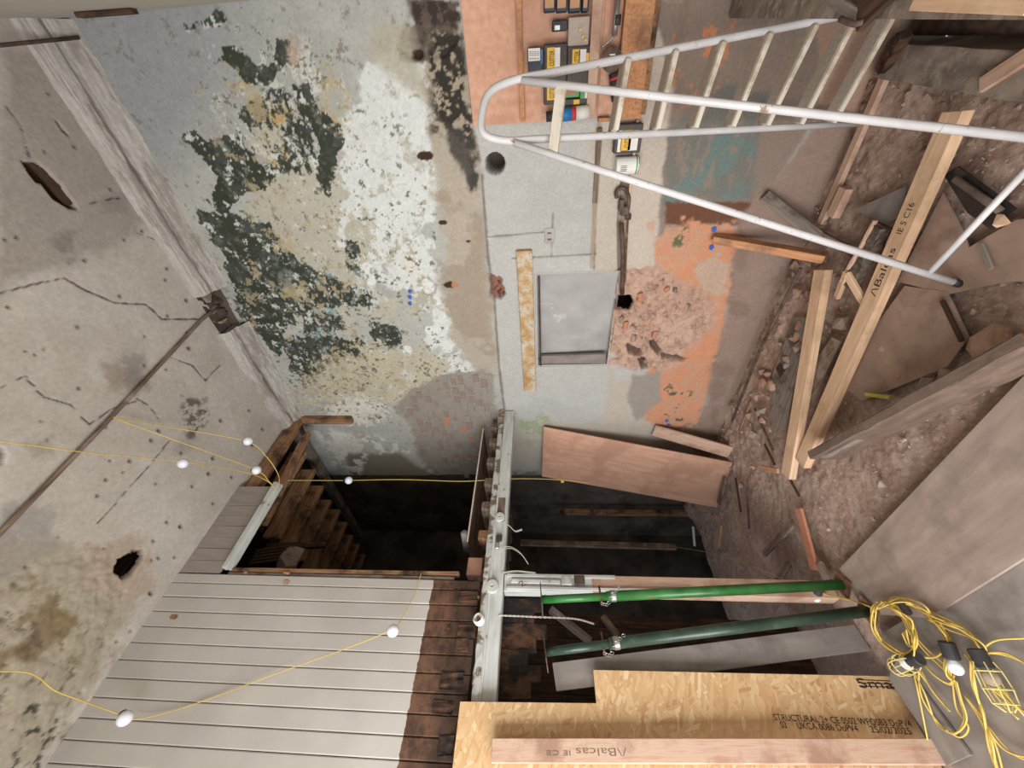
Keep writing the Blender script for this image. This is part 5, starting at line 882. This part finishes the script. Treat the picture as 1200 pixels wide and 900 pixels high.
# coil on the floor
co = thing('string_light', 'big tangled coil of yellow cable with bulbs and cage lamps on the floor', 'string light', fl(1110, 790, -1.87)); rr = random.Random(4)
def loop(pts, n, jit, r=.0037, z=-1.858, dz=.03):
    for k in range(n):
        P = [fl(x+rr.uniform(-jit, jit), y+rr.uniform(-jit, jit), z+rr.uniform(.005, dz)) for x, y in pts]; tube('cable', spline(P, 7), r, M_['yellow_cable'], co, 6)
loop([(1030, 708), (1023, 718), (1025, 738), (1040, 756), (1065, 768), (1072, 752), (1066, 730), (1048, 712), (1034, 707)], 7, 3.5, dz=.07); loop([(1034, 706), (1050, 712), (1068, 740), (1072, 755), (1066, 756), (1060, 740)], 3, 3, dz=.06); loop([(1036, 708), (1052, 703), (1078, 710), (1098, 730), (1108, 757), (1110, 785), (1116, 800)], 4, 4, dz=.06)
loop([(1060, 706), (1095, 718), (1130, 738), (1150, 762), (1162, 785), (1175, 810), (1200, 840)], 2, 4, dz=.05); loop([(1085, 722), (1110, 735), (1135, 745), (1150, 758), (1158, 770)], 3, 4, dz=.05); loop([(1058, 725), (1080, 755), (1110, 785), (1116, 795)], 2, 3)
loop([(1075, 770), (1100, 768), (1112, 755), (1106, 740)], 2, 3); loop([(1078, 772), (1095, 790), (1112, 801), (1117, 792)], 2, 2); loop([(1070, 783), (1078, 820), (1090, 878)], 1, 1); loop([(1073, 784), (1082, 815), (1100, 850), (1120, 860), (1132, 845), (1128, 820), (1118, 797)], 2, 3); loop([(1075, 783), (1090, 805), (1112, 832), (1108, 828), (1090, 806), (1080, 786)], 1, 1)
loop([(1117, 795), (1120, 830), (1134, 850), (1126, 862), (1110, 856)], 1, 2); loop([(1140, 772), (1142, 800), (1152, 835), (1160, 870), (1170, 905)], 6, 3.2, dz=.05); loop([(1136, 765), (1160, 800), (1190, 832), (1225, 840)], 2, 3); loop([(1145, 768), (1165, 752), (1200, 747), (1230, 746)], 1, 1); loop([(1150, 765), (1180, 768), (1215, 786)], 2, 3); loop([(1130, 815), (1150, 845), (1165, 880), (1178, 930)], 2, 3); loop([(1155, 850), (1175, 875), (1200, 888), (1230, 884)], 2, 3); loop([(1128, 765), (1145, 785), (1170, 820), (1195, 845)], 1, 2)
loop([(1022, 712), (1000, 704), (975, 698), (957, 693), (925, 682)], 2, 1.0, .0035); loop([(925, 682), (890, 667), (850, 652), (800, 642), (740, 636)], 1, .5, .003); loop([(925, 686), (880, 684), (830, 682)], 1, .5, .003)
def cagelamp(p, ax, m_='bulb_white', L=.13, R=.045):
    M = axisM(p, ax); h = put('lamp_holder', mesh(lathebm([(.024, -.075), (.029, -.07), (.029, -.012), (.025, -.006)], 16)), M_['black_plastic'], co, M)
    pr = [(.014, -.008)]+[(.028*math.cos(a), .022+.03*math.sin(a)) for a in np.linspace(-1.0, 1.5, 8)]; put('bulb', mesh(lathebm(pr, 16), smooth=True), M_[m_], h, M)
    if R:
        bm = bmesh.new()
        for k in range(5):
            a = k*1.2566; tubebm([M@Vector((rad*math.cos(a), rad*math.sin(a), z)) for rad, z in ((.03, -.03), (R*.9, 0), (R, L*.45), (R*.85, L*.8), (.012, L))], .0023, 5, bm)
        for rad, z in ((R*.9, 0), (R, L*.45), (R*.85, L*.8)): tubebm([M@Vector((rad*math.cos(a), rad*math.sin(a), z)) for a in np.linspace(0, 6.283, 17)[:-1]], .0023, 5, bm, True)
        put('cage', mesh(bm), M_['cage_yellow'], h)
zb = -1.81
def dirpx(a, b): return fl(*b, zb)-fl(*a, zb)
cagelamp(fl(1066, 776, zb), dirpx((1066, 776), (1036, 787))); cagelamp(fl(1117, 775, zb), dirpx((1117, 775), (1124, 794)), R=0, L=0); cagelamp(fl(1157, 786, zb), dirpx((1157, 786), (1170, 810)), 'clear_plastic'); cagelamp(fl(957, 697, -1.80), dirpx((957, 697), (954, 712)), R=0)
put('cable_joint', mesh(boxbm(.05, .035, .03, .005)), M_['black_plastic'], co, Matrix.Translation(fl(1061, 714, -1.82)))
